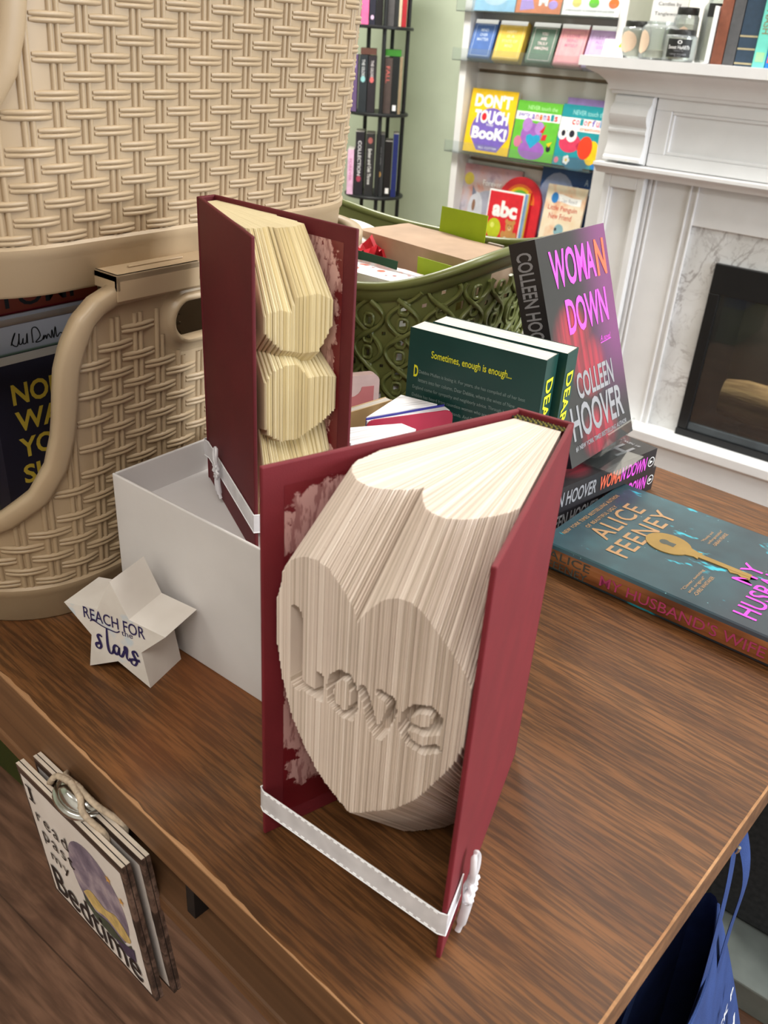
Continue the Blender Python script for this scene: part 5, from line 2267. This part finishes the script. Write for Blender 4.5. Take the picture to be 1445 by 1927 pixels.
# white price stand behind the jars and the folded price card
M_cardw = pm('card_white', (246, 246, 244), .55, .01, 30)
t = thing('sign_card', 'white printed card propped behind the lidless candle jar on the mantel', 'card', T(-1.045, 2.495, MZ, R(14)) )
b = MB()
b.box(-.045, .045, 0, .0015, .085, .20, M_cardw)
b.text('Tanglewood', (-.036, -.0005, .100), (1, 0, 0), (0, 0, 1), .070, .010, M_ink, -.005)
b.text('Candles by', (-.030, -.0005, .122), (1, 0, 0), (0, 0, 1), .058, .010, M_ink, -.005)
b.build('card', t)
b = MB()
b.box(-.003, .003, .002, .006, 0, .16, M_lidb)
b.box(-.02, .02, -.01, .03, 0, .003, M_lidb)
b.build('stand', t)
t = thing('price_card', 'small white tent card with a lime mark at the left end of the mantel', 'price card', T(-1.140, 2.400, MZ, R(8)))
b = MB()
th_ = .0006
b.poly([(-.029, 0, 0), (.029, 0, 0), (.029, .018, .040), (-.029, .018, .040)], M_cardw)
b.poly([(-.029, .036, 0), (-.029, .018, .040), (.029, .018, .040), (.029, .036, 0)], M_cardw)
b.poly([(-.029, .0006, 0), (-.029, .018, .0392), (.029, .018, .0392), (.029, .0006, 0)], M_cardw)
up_ = Vector((0, .018, .040)).normalized()
b.text('Home', (-.016, -.0003, .0260), (1, 0, 0), up_, .016, .006, M_ink, -.005)
b.text('Candles', (-.020, -.0003, .0095), (1, 0, 0), up_, .025, .0065, M_ink, -.005)
b.shape([(.010, .028), (.016, .038), (.027, .040), (.024, .030), (.014, .023)], (0, -.0004, 0), (1, 0, 0), up_, M_lime)
b.build('tent', t)
# books on the mantel: spines out
M_rust = pm('rust_cloth', (132, 78, 58), .7, .06, 60, .2, 500)
M_dgrey = pm('grey_cloth', (84, 84, 86), .7, .06, 60, .2, 500)
M_navyc = pm('navy_cloth', (46, 64, 82), .7, .06, 60, .2, 500)
M_aqua = pm('aqua_cover', (112, 206, 190), .4, .04, 30)
M_skyb = pm('sky_cover', (38, 124, 206), .4, .04, 30)
M_amber = pm('amber_cover', (206, 164, 60), .4, .05, 30)


def shelf_book(name, label, x, y, z, tk, h, depth, mt, face, deco=None, group=None, hard=.002, lean=0.0):
    """upright book, spine centre at (x, y), spine looking along direction 'face' (radians)"""
    lx = Vector((-math.cos(face), -math.sin(face), 0))       # local x: into the shelf
    ly = Vector((0, 0, 1)).cross(lx)
    o = Vector((x, y, z))
    M = Matrix(((lx.x, ly.x, 0, o.x), (lx.y, ly.y, 0, o.y), (0, 0, 1, o.z), (0, 0, 0, 1))) @ Matrix.Rotation(lean, 4, 'X')
    return book(name, label, depth, h, tk, mt, M, 'book', group, hard, deco)


def d_navyc(b, w, h, y):
    for zz in (.02, .17, .30, .82):
        b.box(-.0004, .0002, -y, y, h * zz, h * zz + .004, pm('gilt', (176, 164, 130), .4))


def d_aqua(b, w, h, y):
    spine_text(b, 'VALERIE NASH', h * .97, h * .62, y * 1.2, pm('bronze', (146, 122, 84), .4), 0)
    b.box(-.0005, .0002, -y * .7, y * .7, h * .06, h * .16, pm('pale_lime', (160, 214, 160), .5))


def d_sky(b, w, h, y):
    spine_text(b, 'OF SERVICE', h * .97, h * .40, y * 1.3, pm('lilac_grey', (140, 150, 200), .4), .01)
    b.box(-.0005, .0002, -y * .8, y * .8, h * .055, h * .125, M_orange)
    for (dy, dz) in ((-.3, .42), (.3, .41), (0, .36), (-.2, .30)):
        b.disc(dy * y, h * dz, y * .16, y * .16, (-.0006, 0, 0), (0, -1, 0), (0, 0, 1), pm('lilac_grey', (140, 150, 200), .4), n=10)


fdir = R(-90)
g_ = 'books on the mantel'
shelf_book('old_book', 'rust brown cloth book, first of the mantel row beside the jars', -.872, 2.43, MZ, .028, .19, .13, M_rust, fdir, None, g_)
shelf_book('old_book', 'dark grey cloth book between the rust and navy ones on the mantel', -.842, 2.43, MZ, .027, .20, .13, M_dgrey, fdir, None, g_)
shelf_book('old_book', 'thick navy cloth book with gilt bands on the mantel', -.8045, 2.43, MZ, .043, .21, .14, M_navyc, fdir, d_navyc, g_)
shelf_book('paperback', 'aqua green paperback with bronze spine lettering on the mantel', -.766, 2.425, MZ, .029, .205, .13, M_aqua, fdir, d_aqua, g_, 0)
shelf_book('paperback', 'bright blue paperback with an orange band on the mantel', -.735, 2.425, MZ, .029, .205, .13, M_skyb, fdir, d_sky, g_, 0)
shelf_book('paperback', 'amber yellow paperback at the right end of the mantel row', -.706, 2.425, MZ, .026, .20, .13, M_amber, fdir, None, g_, 0)
# white L-shaped book end
b = MB()
b.box(-.002, .002, -.06, .05, 0, .125, M_cardw)
b.box(-.026, .002, -.06, .03, 0, .0015, M_cardw)
o = b.build('book_end', bevel=.0006)
o.matrix_world = T(-.8925, 2.47, MZ)
tag(o, 'white metal book end between the tall jar and the rust book', 'book end')

# ------------------------------------------------------------------ slat wall display with clear ledges
SY = 3.27
M_slat = pm('slat_white', (226, 226, 222), .32, .015, 8)
M_groove = pm('slat_groove', (150, 132, 112), .7, .08, 30)
t = thing('slat_display', 'white slat wall unit with clear ledges of picture books left of the fireplace', 'display shelf', T(-1.83, SY, 0))
b = MB()
gz_ = [.19, .465, .725, 1.050, 1.325, 1.60, 1.9]
prev = 0.0
for zz in gz_ + [2.1]:
    b.box(-.285, .32, 0, .02, prev, zz - .006, M_slat)
    if zz < 2.1:
        b.box(-.285, .32, .012, .02, zz - .006, zz + .006, M_groove)
    prev = zz + .006
b.build('slat_panel', t, bevel=.0015)
for xx in (-.315, .32):
    b = MB()
    b.box(xx, xx + .030, -.085, .11, 0, 2.15, M_trim)
    b.build('side_panel', t, bevel=.002)
M_ledge = clear('clear_ledge', (246, 249, 250), .2, .02)
LEDGES = [(1.085, .07), (.755, .07), (.420, .07), (1.250, .07)]
for (zz, dp) in LEDGES:
    b = MB()
    b.box(-.335, .315, -.115, -.112, zz - .002, zz + .040, M_ledge)
    b.box(-.335, .315, -.115, -.002, zz - .004, zz - .001, M_ledge)
    b.box(-.335, .315, -.003, -.0005, zz - .004, zz + .07, M_ledge)
    b.build('ledge', t)


def pict_book(name, label, x, z, w, h, tk, cover, deco, group=None, y=SY - .062, lean=R(9), parts=True, cat='picture book', hard=.0):
    """picture book leaning back on a ledge, front cover towards the shop; x = left edge"""
    M = Matrix.Translation((x, y, z)) @ Matrix.Rotation(-lean, 4, 'X')
    return book(name, label, w, h, tk, cover, M, cat, group, hard, deco)


def letters(b, rows, y, h, mat_cycle, bold=.03):
    for (body, x, z, w, hh, mt) in rows:
        front_text(b, body, x, z, w, hh, y, mt, bold)


FT = ((1, 0, 0), (0, 0, 1))


def fdisc(b, cx, cz, rx, rz, y, mat, lift=.0005, **k):
    b.disc(cx, cz, rx, rz, (0, -y, 0), *FT, mat, lift=lift, **k)


def fshape(b, pts, y, mat, lift=.0005):
    b.shape(pts, (0, -y, 0), *FT, mat, lift=lift)


C_ = {}


def C(name, rgb):
    return pm('print_' + name, rgb, .4, .04, 40)


cYel, cPur, cRed, cWht, cGrn, cTeal, cBlu, cOr, cPnk, cLil, cBrn, cDk = C('yellow', (246, 200, 30)), C('purple', (122, 100, 190)), C('red', (216, 40, 52)), C('white', (244, 244, 242)), C('green', (104, 190, 60)), C('teal', (34, 150, 160)), C('blue', (54, 130, 200)), C('orange', (240, 110, 50)), C('pink', (234, 120, 150)), C('lilac', (176, 150, 220)), C('brown', (196, 150, 96)), C('dark', (40, 36, 50))


def d_touch(b, w, h, y):
    fshape(b, [(.30 * w, .04 * h)] + [(.52 * w + .42 * w * math.cos(q), .34 * h + .38 * h * math.sin(q)) for q in [PI + .2 - (PI + .4) * i / 18 for i in range(19)]] + [(.75 * w, .04 * h)], y, cPur, .0003)
    front_text(b, "DON'T", .10 * w, .72 * h, .80 * w, .21 * h, y, cWht, .05)
    front_text(b, 'TOUCH', .14 * w, .47 * h, .74 * w, .21 * h, y, cWht, .05)
    front_text(b, 'THIS', .42 * w, .435 * h, .16 * w, .035 * h, y, cWht, .01)
    front_text(b, 'BooK!', .14 * w, .22 * h, .76 * w, .20 * h, y, cWht, .05)
    fdisc(b, .355 * w, .575 * h, .055 * w, .06 * h, y, cRed, .0008)
    front_text(b, 'BILL COTTER', .34 * w, .07 * h, .40 * w, .035 * h, y, cWht, .01)


def d_animals(b, w, h, y):
    fshape(b, [(0, .68 * h), (w, .68 * h), (w, .82 * h), (0, .82 * h)], y, cWht, .0003)
    front_text(b, 'NEVER touch the', .24 * w, .86 * h, .66 * w, .07 * h, y, C('mint', (170, 226, 150)), .02)
    for i, ch in enumerate('animals'):
        front_text(b, ch, .36 * w + i * .085 * w, .70 * h, .07 * w, .09 * h if ch not in 'l' else .11 * h, y, (cPur, cPnk, cOr, cPur, cRed, cTeal, cRed)[i], .03)
    front_text(b, 'party', .06 * w, .72 * h, .26 * w, .08 * h, y, cPur, .02)
    # purple seated creature with a teal heart-shaped belly
    fdisc(b, .48 * w, .18 * h, .30 * w, .17 * h, y, C('violet', (158, 100, 186)), .0004)
    fdisc(b, .42 * w, .44 * h, .24 * w, .20 * h, y, C('violet', (158, 100, 186)), .0005)
    fdisc(b, .30 * w, .60 * h, .11 * w, .12 * h, y, C('violet2', (180, 130, 204)), .0006)
    fdisc(b, .58 * w, .56 * h, .10 * w, .11 * h, y, C('violet2', (180, 130, 204)), .0006)
    fshape(b, [(.46 * w, .20 * h), (.64 * w, .36 * h), (.62 * w, .44 * h), (.54 * w, .45 * h), (.47 * w, .42 * h), (.40 * w, .45 * h), (.32 * w, .42 * h), (.32 * w, .34 * h)], y, C('cyan', (40, 160, 200)), .0008)
    fshape(b, [(.60 * w, .50 * h), (.72 * w, .64 * h), (.68 * w, .48 * h)], y, cRed, .0009)
    fshape(b, [(.66 * w, .36 * h), (.76 * w, .37 * h), (.78 * w, .47 * h), (.68 * w, .46 * h)], y, cRed, .0009)
    fdisc(b, .86 * w, .24 * h, .05 * w, .06 * h, y, cDk, .0006)
    fshape(b, [(.80 * w, .32 * h), (.92 * w, .36 * h), (.86 * w, .26 * h)], y, cYel, .0007)
    fdisc(b, .14 * w, .30 * h, .09 * w, .10 * h, y, C('rose', (206, 120, 150)), .0005)


def d_colorful(b, w, h, y):
    fshape(b, [(0, .58 * h), (w, .58 * h), (w, .79 * h), (0, .79 * h)], y, cWht, .0003)
    front_text(b, 'NEVER touch the', .24 * w, .84 * h, .72 * w, .08 * h, y, C('pale_teal', (140, 206, 206)), .02)
    for i, ch in enumerate('colorful'):
        front_text(b, ch, .26 * w + i * .088 * w, .68 * h, .072 * w, .085 * h if ch in 'coru' else .105 * h, y, (cRed, cPnk, cTeal, cPnk, cOr, cPur, cPnk, cBlu)[i], .03)
    front_text(b, 'creations', .46 * w, .60 * h, .44 * w, .055 * h, y, cOr, .02)
    fdisc(b, .30 * w, .38 * h, .24 * w, .16 * h, y, C('bug_pink', (214, 62, 96)), .0005)
    fshape(b, [(.44 * w, .34 * h), (.58 * w, .50 * h), (.62 * w, .30 * h), (.50 * w, .28 * h)], y, C('bug_pink', (214, 62, 96)), .0005)
    fdisc(b, .10 * w, .52 * h, .10 * w, .10 * h, y, cWht, .0008)
    fdisc(b, .31 * w, .51 * h, .12 * w, .115 * h, y, cWht, .0009)
    fdisc(b, .12 * w, .53 * h, .045 * w, .05 * h, y, cDk, .0012)
    fdisc(b, .31 * w, .53 * h, .06 * w, .06 * h, y, cDk, .0013)
    fdisc(b, .66 * w, .33 * h, .16 * w, .19 * h, y, C('bug_red', (232, 66, 36)), .0010)
    fdisc(b, .82 * w, .26 * h, .15 * w, .20 * h, y, cYel, .0008)
    fdisc(b, .94 * w, .12 * h, .10 * w, .12 * h, y, cBlu, .0006)
    fdisc(b, .50 * w, .06 * h, .30 * w, .10 * h, y, C('deep_teal', (34, 110, 140)), .0004)
    for k in range(5):
        fdisc(b, .30 * w + .045 * w * math.cos(k * 1.257), .10 * h + .045 * h * math.sin(k * 1.257), .035 * w, .035 * h, y, cWht, .0007, n=10)
    fdisc(b, .30 * w, .10 * h, .025 * w, .025 * h, y, cYel, .0009, n=10)
    fdisc(b, .08 * w, .08 * h, .05 * w, .05 * h, y, cPnk, .0007)


bz = .757
gB = 'picture books on the middle ledge'
pict_book('picture_book', 'yellow and purple picture book with white capitals, left on the middle ledge', -2.104, bz, .212, .232, .022, cYel, d_touch, gB)
pict_book('picture_book', 'green touch book with a purple creature, middle of the middle ledge', -1.888, bz, .192, .208, .014, cGrn, d_animals, gB)
pict_book('picture_book', 'teal touch book with a goggle eyed pink bug, right on the middle ledge', -1.694, bz, .185, .212, .014, cTeal, d_colorful, gB)
pict_book('picture_book', 'lavender picture book mostly hidden behind the teal bug one', -1.690, bz, .175, .232, .010, cLil, None, gB, y=SY - .030, lean=R(4))


# lower ledge
def forest_cov(m):
    n1 = m.noise(13, 4)
    c = m.ramp(n1, [(0.3, (120, 116, 130)), (0.45, (186, 180, 190)), (0.58, (200, 176, 172)), (0.7, (206, 132, 110))])
    s = m.xyz()
    c = m.mix(m.math('MULTIPLY', m.step(s[2], .20, .29), .6), c, (196, 120, 130))
    m.base(c)


M_forest = cover_col('misty_cover', forest_cov, .4)


def d_forest(b, w, h, y):
    fdisc(b, .11 * w, .80 * h, .085 * w, .085 * h, y, C('moon', (210, 190, 80)), .0004)
    front_text(b, 'Forever', .36 * w, .74 * h, .32 * w, .075 * h, y, cWht, 0)
    # pale dog shape: body, head, ear, back
    g = C('fog', (200, 202, 210))
    fdisc(b, .28 * w, .38 * h, .13 * w, .26 * h, y, g, .0004)
    fdisc(b, .52 * w, .52 * h, .26 * w, .16 * h, y, C('fog2', (170, 172, 188)), .0003)
    fshape(b, [(.20 * w, .58 * h), (.19 * w, .72 * h), (.27 * w, .62 * h)], y, C('fog3', (120, 126, 146)), .0006)
    fdisc(b, .25 * w, .45 * h, .03 * w, .08 * h, y, C('mud', (140, 104, 84)), .0006)


def splendid_cov(m):
    s = m.xyz()
    m.base(m.ramp(m.noise(9, 3), [(0.3, (26, 60, 116)), (0.7, (40, 80, 138))]))


M_spl = cover_col('night_blue_cover', splendid_cov, .4)


def d_splendid(b, w, h, y):
    fdisc(b, .30 * w, .50 * h, .34 * w, .38 * h, y, C('haze', (150, 162, 196)), .0003)
    front_text(b, 'A', .74 * w, .78 * h, .06 * w, .07 * h, y, C('pale_blue', (180, 200, 226)), 0)
    front_text(b, 'Splendid', .50 * w, .66 * h, .44 * w, .10 * h, y, C('pale_blue', (180, 200, 226)), 0)


def rainbow_layers(b, cx, cz, r, y):
    for i, mt in enumerate((cRed, cOr, cYel, cGrn, cBlu, cLil)):
        rr_ = r * (1 - .12 * (i + (1 if i else 0)))
        fdisc(b, cx, cz, rr_, rr_ * 1.02, y, mt, .0004 + .0003 * i, a0=0, a1=PI)


lz = .422
gC = 'books on the lower ledge'
pict_book('picture_book', 'misty grey and pink picture book with a yellow moon, left on the lower ledge', -2.118, lz, .275, .285, .012, M_forest, d_forest, gC, y=SY - .040, lean=R(6))
pict_book('picture_book', 'large dark blue picture book at the right of the lower ledge', -1.755, lz, .255, .345, .012, M_spl, d_splendid, gC, y=SY - .034, lean=R(4))
# rainbow-topped board book behind the abc one
t = thing('board_book', 'rainbow topped red board book peeking out behind the abc one', 'board book', Matrix.Translation((-1.925, SY - .051, lz)) @ Matrix.Rotation(R(-6), 4, 'X'), gC)
Mk = Matrix(((1, 0, 0, 0), (0, 0, -1, 0), (0, 1, 0, 0), (0, 0, 0, 1)))
b = MB()
arch = [(0.0, 0), (.196, 0), (.196, .17)] + [(.098 + .098 * math.cos(q), .17 + .098 * math.sin(q)) for q in [PI * i / 24 for i in range(1, 24)]] + [(0, .17)]
b.prism(arch, 0, .014, cRed, Mk)
rainbow_layers(b, .098, .170, .092, .0142)
b.build('cover', t)


def d_abc(b, w, h, y):
    fshape(b, [(.03 * w, .03 * h), (.97 * w, .03 * h), (.97 * w, .97 * h), (.03 * w, .97 * h)], y, cRed, .0003)
    front_text(b, 'abc', .16 * w, .52 * h, .70 * w, .30 * h, y, cWht, .05)
    fdisc(b, .27 * w, .30 * h, .20 * w, .19 * h, y, C('apple', (190, 200, 40)), .0006)
    fdisc(b, .22 * w, .36 * h, .06 * w, .05 * h, y, C('apple2', (224, 230, 110)), .0008)
    tb = C('teddy', (196, 140, 78))
    fdisc(b, .72 * w, .20 * h, .15 * w, .14 * h, y, tb, .0006)
    fdisc(b, .72 * w, .38 * h, .12 * w, .11 * h, y, tb, .0008)
    for dx in (-.10, .10):
        fdisc(b, (.72 + dx) * w, .47 * h, .045 * w, .042 * h, y, tb, .0007)
        fdisc(b, (.72 + dx * .9) * w, .11 * h, .075 * w, .075 * h, y, C('cream_paw', (240, 228, 210)), .0010)
        fdisc(b, (.72 + dx * 1.7) * w, .22 * h, .055 * w, .07 * h, y, tb, .0009)
        fdisc(b, (.72 + dx * .4) * w, .40 * h, .012 * w, .012 * h, y, cDk, .0012, n=8)
    fdisc(b, .72 * w, .345 * h, .05 * w, .04 * h, y, C('muzzle', (226, 186, 132)), .0010)
    fdisc(b, .72 * w, .36 * h, .018 * w, .014 * h, y, cDk, .0014, n=8)


t = pict_book('board_book', 'red abc board book with an apple and a teddy bear on the lower ledge', -1.952, lz, .164, .212, .010, cWht, d_abc, gC, y=SY - .088, lean=R(6), cat='board book')
for i, mt in enumerate((C('leaf_blue', (120, 170, 220)), C('leaf_grey', (200, 206, 214)), C('leaf_yel', (226, 196, 60)), cRed)):
    b = MB()
    b.box(.164, .170 + .004 * i, -.001 + .005 * i, .003 + .005 * i, 0, .210 + .003 * i, mt)
    b.build('stepped_page', t)


def peng_cov(m):
    m.base(m.ramp(m.noise(12, 3), [(0.3, (236, 214, 180)), (0.5, (240, 226, 200)), (0.62, (232, 186, 150)), (0.72, (214, 160, 140))]))


def d_peng(b, w, h, y):
    b.stroke(spline([(.14 * w, .80 * h), (.35 * w, .83 * h), (.65 * w, .80 * h), (.90 * w, .80 * h)], 5), .10 * h, (0, -y, 0), *FT, cWht, lift=.0004)
    front_text(b, 'I Can Read!', .34 * w, .775 * h, .46 * w, .05 * h, y, C('grey', (120, 130, 150)), 0)
    fdisc(b, .23 * w, .82 * h, .09 * w, .075 * h, y, cBlu, .0008)
    front_text(b, '1', .215 * w, .79 * h, .025 * w, .06 * h, y, cWht, .01)
    rd = C('brick', (206, 84, 66))
    front_text(b, 'Little Penguin', .10 * w, .63 * h, .74 * w, .09 * h, y, rd, .01)
    front_text(b, 'New Friend', .16 * w, .53 * h, .58 * w, .08 * h, y, rd, .01)
    be = C('bear_blue', (140, 180, 190))
    fdisc(b, .50 * w, .18 * h, .14 * w, .19 * h, y, be, .0005)
    fdisc(b, .48 * w, .38 * h, .12 * w, .09 * h, y, be, .0006)
    fdisc(b, .40 * w, .39 * h, .03 * w, .025 * h, y, cDk, .0008, n=10)
    fdisc(b, .20 * w, .06 * h, .035 * w, .05 * h, y, cDk, .0006, n=12)


pict_book('early_reader', 'cream early reader with a pale blue bear, in front of the dark blue picture book', -1.705, lz, .170, .265, .010, cover_col('reader_cover', peng_cov, .4), d_peng, gC, y=SY - .082, lean=R(9), cat='picture book')


# upper ledge: five decks of cards in clear wrap
def deck(label, x, w, rgb, words, tint):
    m = C(words[0].lower().replace(' ', '_').replace("'", ''), rgb)
    M = Matrix.Translation((x, SY - .085, 1.087)) @ Matrix.Rotation(R(-20), 4, 'X')
    t = thing('card_deck', label, 'card deck', M, 'decks of cards on the upper ledge')
    b = MB()
    b.box(0, w, -.015, .015, 0, .140, m)
    ink_ = C(tint[0], tint[1])
    for i, wd in enumerate(words):
        b.text(wd, (w * .5 - len(wd) * .0042, -.0155, .098 - i * .0165), (1, 0, 0), (0, 0, 1), len(wd) * .0084, .0105, ink_, .01)
    for (xa, za, xb, zb) in ((.010, .012, w - .010, .012), (w - .010, .012, w - .010, .122), (w - .010, .122, .010, .122), (.010, .122, .010, .012)):
        b.stroke([(xa, za), (xb, zb)], .0014, (0, -.0156, 0), *FT, ink_)
    b.build('box', t, bevel=.001)
    b = MB()
    b.box(.0, w, -.0162, -.0160, .126, .141, M_cardw)
    b.build('band', t)


deck('blue card deck at the left of the upper ledge', -2.108, .100, (84, 116, 178), ['MIND', 'OVER', 'MATTER'], ('pale', (206, 220, 236)))
deck('yellow card deck second on the upper ledge', -1.996, .116, (236, 196, 84), ['HAPPY', 'IS A', 'STATE OF', 'MIND'], ('cream', (250, 232, 170)))
deck('dark green card deck with pale lettering, middle of the upper ledge', -1.852, .108, (96, 120, 104), ['YOU', 'ARE', 'TRULY', 'AMAZING'], ('rosewhite', (236, 214, 214)))
deck('pink card deck fourth on the upper ledge', -1.735, .108, (230, 160, 164), ['I LOVE', 'BEING', 'MYSELF'], ('rose', (206, 112, 120)))
deck('lilac card deck rightmost on the upper ledge, behind the mantel end', -1.618, .105, (206, 176, 220), ['LET IT', 'ALL BE', 'GOOD'], ('mauve', (176, 132, 190)))


# top ledge: three books of which only the foot shows
def d_sky2(b, w, h, y):
    fdisc(b, .5 * w, .2 * h, .3 * w, .12 * h, y, C('iceblue', (190, 220, 240)), .0004)


def d_or2(b, w, h, y):
    fshape(b, [(.10 * w, .03 * h), (.42 * w, .06 * h), (.36 * w, .18 * h), (.10 * w, .2 * h)], y, cLil, .0004)
    front_text(b, 'M', .50 * w, .10 * h, .2 * w, .12 * h, y, cWht, .04)
    fdisc(b, .82 * w, .12 * h, .10 * w, .06 * h, y, cLil, .0004)


def d_wh2(b, w, h, y):
    front_text(b, 'a hilarious point to remember with your pickle', .06 * w, .045 * h, .86 * w, .035 * h, y, M_ink, -.005)
    fdisc(b, .24 * w, .17 * h, .08 * w, .065 * h, y, C('lemon', (226, 214, 120)), .0005)
    fdisc(b, .54 * w, .17 * h, .09 * w, .065 * h, y, cGrn, .0005)
    fdisc(b, .88 * w, .17 * h, .09 * w, .065 * h, y, cOr, .0005)


gT = 'books on the top ledge'
pict_book('picture_book', 'pale blue picture book cut off at the top left of the slat display', -2.118, 1.252, .180, .24, .012, C('skyblue', (150, 200, 232)), d_sky2, gT)
pict_book('picture_book', 'orange and lilac picture book cut off at the top of the slat display', -1.934, 1.252, .186, .24, .012, C('tangerine', (216, 130, 90)), d_or2, gT)
pict_book('picture_book', 'white picture book with green and orange spots at the top right of the slat display', -1.742, 1.252, .222, .24, .012, cWht, d_wh2, gT)

# ------------------------------------------------------------------ black revolving book tower
M_blk = pm('tower_black', (34, 36, 37), .4, .08, 30)
P0_ = Vector((-2.39, 3.01))
lat = Vector((.79, .61)).normalized()
dep = Vector((-.61, .79)).normalized()
cT = P0_ + dep * .100 + lat * (-.012)
t = thing('book_tower', 'black revolving tower of dark fantasy books in the corner', 'book tower', T(cT.x, cT.y, 0))


def tl(p):
    return (p.x - cT.x, p.y - cT.y)


TW = [.235, .553, .872, 1.181, 1.495]
for zz in [.012] + TW:
    b = MB()
    b.lathe([(.0001, zz), (.123, zz), (.126, zz - .003), (.126, zz - .009), (.123, zz - .012), (.0001, zz - .012)], M_blk, 40)
    b.build('disc', t, smooth=40)
for (dl_, dd_) in ((0, 0), (.0915, .085), (-.066, .185), (.03, .205)):
    p = P0_ + lat * dl_ + dep * dd_
    x, y = tl(p)
    b = MB()
    b.tube([(x, y, 0), (x, y, 1.52)], .0085, M_blk, 10)
    b.build('post', t, smooth=50)


def tower_spine(txt, rgb, z=.9, ln=.6, wd=.9, blob=None, tag_=False):
    def f(b, w, h, y):
        if txt:
            spine_text(b, txt, h * z, h * ln, y * wd, C('spine_%d_%d_%d' % rgb, rgb), .02)
        if blob:
            b.disc(0, h * blob[0], y * .55, y * .7, (-.0005, 0, 0), (0, -1, 0), (0, 0, 1), C('blob_%d_%d_%d' % blob[1], blob[1]), n=12)
        if tag_:
            b.box(-.0008, .0, -y * .55, y * .45, h * .055, h * .155, M_cardw)
    return f


gR = 'books on the revolving tower'
DK = lambda n, c: pm('tower_' + n, c, .45, .06, 40)
ROWS = {
    2: [(-.113, .026, .175, DK('pinkpale', (232, 190, 220)), tower_spine('FOREVER', (206, 130, 176), .8, .5), 'pale pink paperback at the left of the lowest visible tower shelf'),
        (-.086, .0, .0, None, None, None),
        (-.078, .036, .245, DK('ink1', (40, 38, 44)), tower_spine('COLLECTION', (222, 222, 224), .86, .55, .8, (.26, (170, 70, 90))), 'black book with white lettering and a rose blot on the tower'),
        (-.035, .036, .240, DK('ink2', (50, 50, 50)), tower_spine('Ember and Oak Throne', (226, 226, 222), .76, .58, .8, (.89, (170, 100, 96))), 'charcoal book with white script title on the tower'),
        (.006, .036, .240, DK('ink3', (58, 60, 62)), tower_spine('SILVER', (140, 144, 146), .8, .3, .7, (.36, (190, 150, 90))), 'slate grey book behind the front post of the tower'),
        (.042, .030, .215, DK('ink4', (26, 24, 24)), tower_spine('', (0, 0, 0), .5, .1, .5, None, True), 'black book with a white sticker on the lowest visible tower shelf'),
        (.0695, .022, .245, DK('navy', (32, 44, 104)), None, 'tall navy book at the right of the lowest visible tower shelf')],
    3: [(-.112, .026, .205, DK('violet', (104, 84, 122)), tower_spine('', (0, 0, 0), .5, .1, .5, (.8, (190, 170, 220))), 'violet book at the left of the middle tower shelf'),
        (-.077, .034, .205, DK('ink5', (44, 50, 54)), tower_spine('THE GILDED', (200, 204, 204), .92, .32, .7, (.58, (150, 206, 206))), 'black book with a pale teal emblem on the middle tower shelf'),
        (-.042, .032, .203, DK('ink6', (46, 42, 46)), tower_spine('THE GILDED', (206, 200, 200), .92, .32, .7, (.58, (216, 110, 110))), 'black book with a coral emblem on the middle tower shelf'),
        (.021, .034, .200, DK('umber', (82, 70, 66)), tower_spine('FALL', (196, 104, 96), .85, .3, .9), 'umber book with coral lettering right of the front post'),
        (.052, .028, .205, DK('ink7', (26, 30, 30)), tower_spine('', (0, 0, 0), .5, .1, .5, None, True), 'black book with a white sticker on the middle tower shelf'),
        (.0725, .012, .205, DK('tan', (150, 132, 104)), None, 'thin tan book at the right of the middle tower shelf')],
    4: [(-.110, .022, .21, DK('violet2', (92, 84, 116)), None, 'dusk violet book at the left of the top visible tower shelf'),
        (-.0800, .030, .21, DK('hotpink', (240, 110, 160)), None, 'bright pink book on the top visible tower shelf'),
        (-.0510, .024, .21, DK('ink8', (40, 40, 54)), tower_spine('', (0, 0, 0), .5, .1, .5, (.12, (226, 190, 220))), 'black book with a pale pink emblem on the top visible tower shelf'),
        (-.0240, .026, .21, DK('ink9', (28, 26, 28)), None, 'plain black book left of the front post on the top visible tower shelf'),
        (.020, .028, .21, DK('ash', (82, 80, 80)), None, 'ash grey book right of the front post on the top visible tower shelf'),
        (.043, .016, .21, DK('ink10', (38, 40, 40)), None, 'narrow black book beside the cream one on the tower'),
        (.0565, .010, .21, DK('cream', (206, 188, 160)), None, 'thin cream book beside the red one on the tower'),
        (.0715, .019, .215, DK('red', (170, 36, 44)), None, 'red book at the right end of the top visible tower shelf')],
}
face = math.atan2(-dep.y, -dep.x)
for lv, items in ROWS.items():
    for (l_, tk, h_, mt, dc, lab) in items:
        if mt is None:
            continue
        sp = P0_ + lat * l_ + dep * (.016 if abs(l_) > .02 else .014)
        shelf_book('fantasy_book', lab, sp.x, sp.y, TW[lv - 1] + .0004, tk - .001, h_, .125, mt, face, dc, gR, .0)
# two books lying across the middle row
for (l0, l1, rgb, lab, nm, dz) in ((-.09, -.028, (96, 64, 54), 'brown book lying flat on top of the middle tower row', 'brown', .206), (.006, .070, (58, 130, 44), 'green book lying flat on top of the middle tower row at the right', 'leafgreen', .206)):
    c_ = P0_ + lat * ((l0 + l1) / 2) + dep * .018
    M = Matrix(((dep.x, 0, lat.x, c_.x), (dep.y, 0, lat.y, c_.y), (0, 1, 0, TW[2] + dz + .0118), (0, 0, 0, 1))) @ Matrix.Translation((0, 0, -(l1 - l0) / 2))
    book('fantasy_book', lab, .115, l1 - l0, .022, DK(nm, rgb), M, 'book', gR, 0, None)
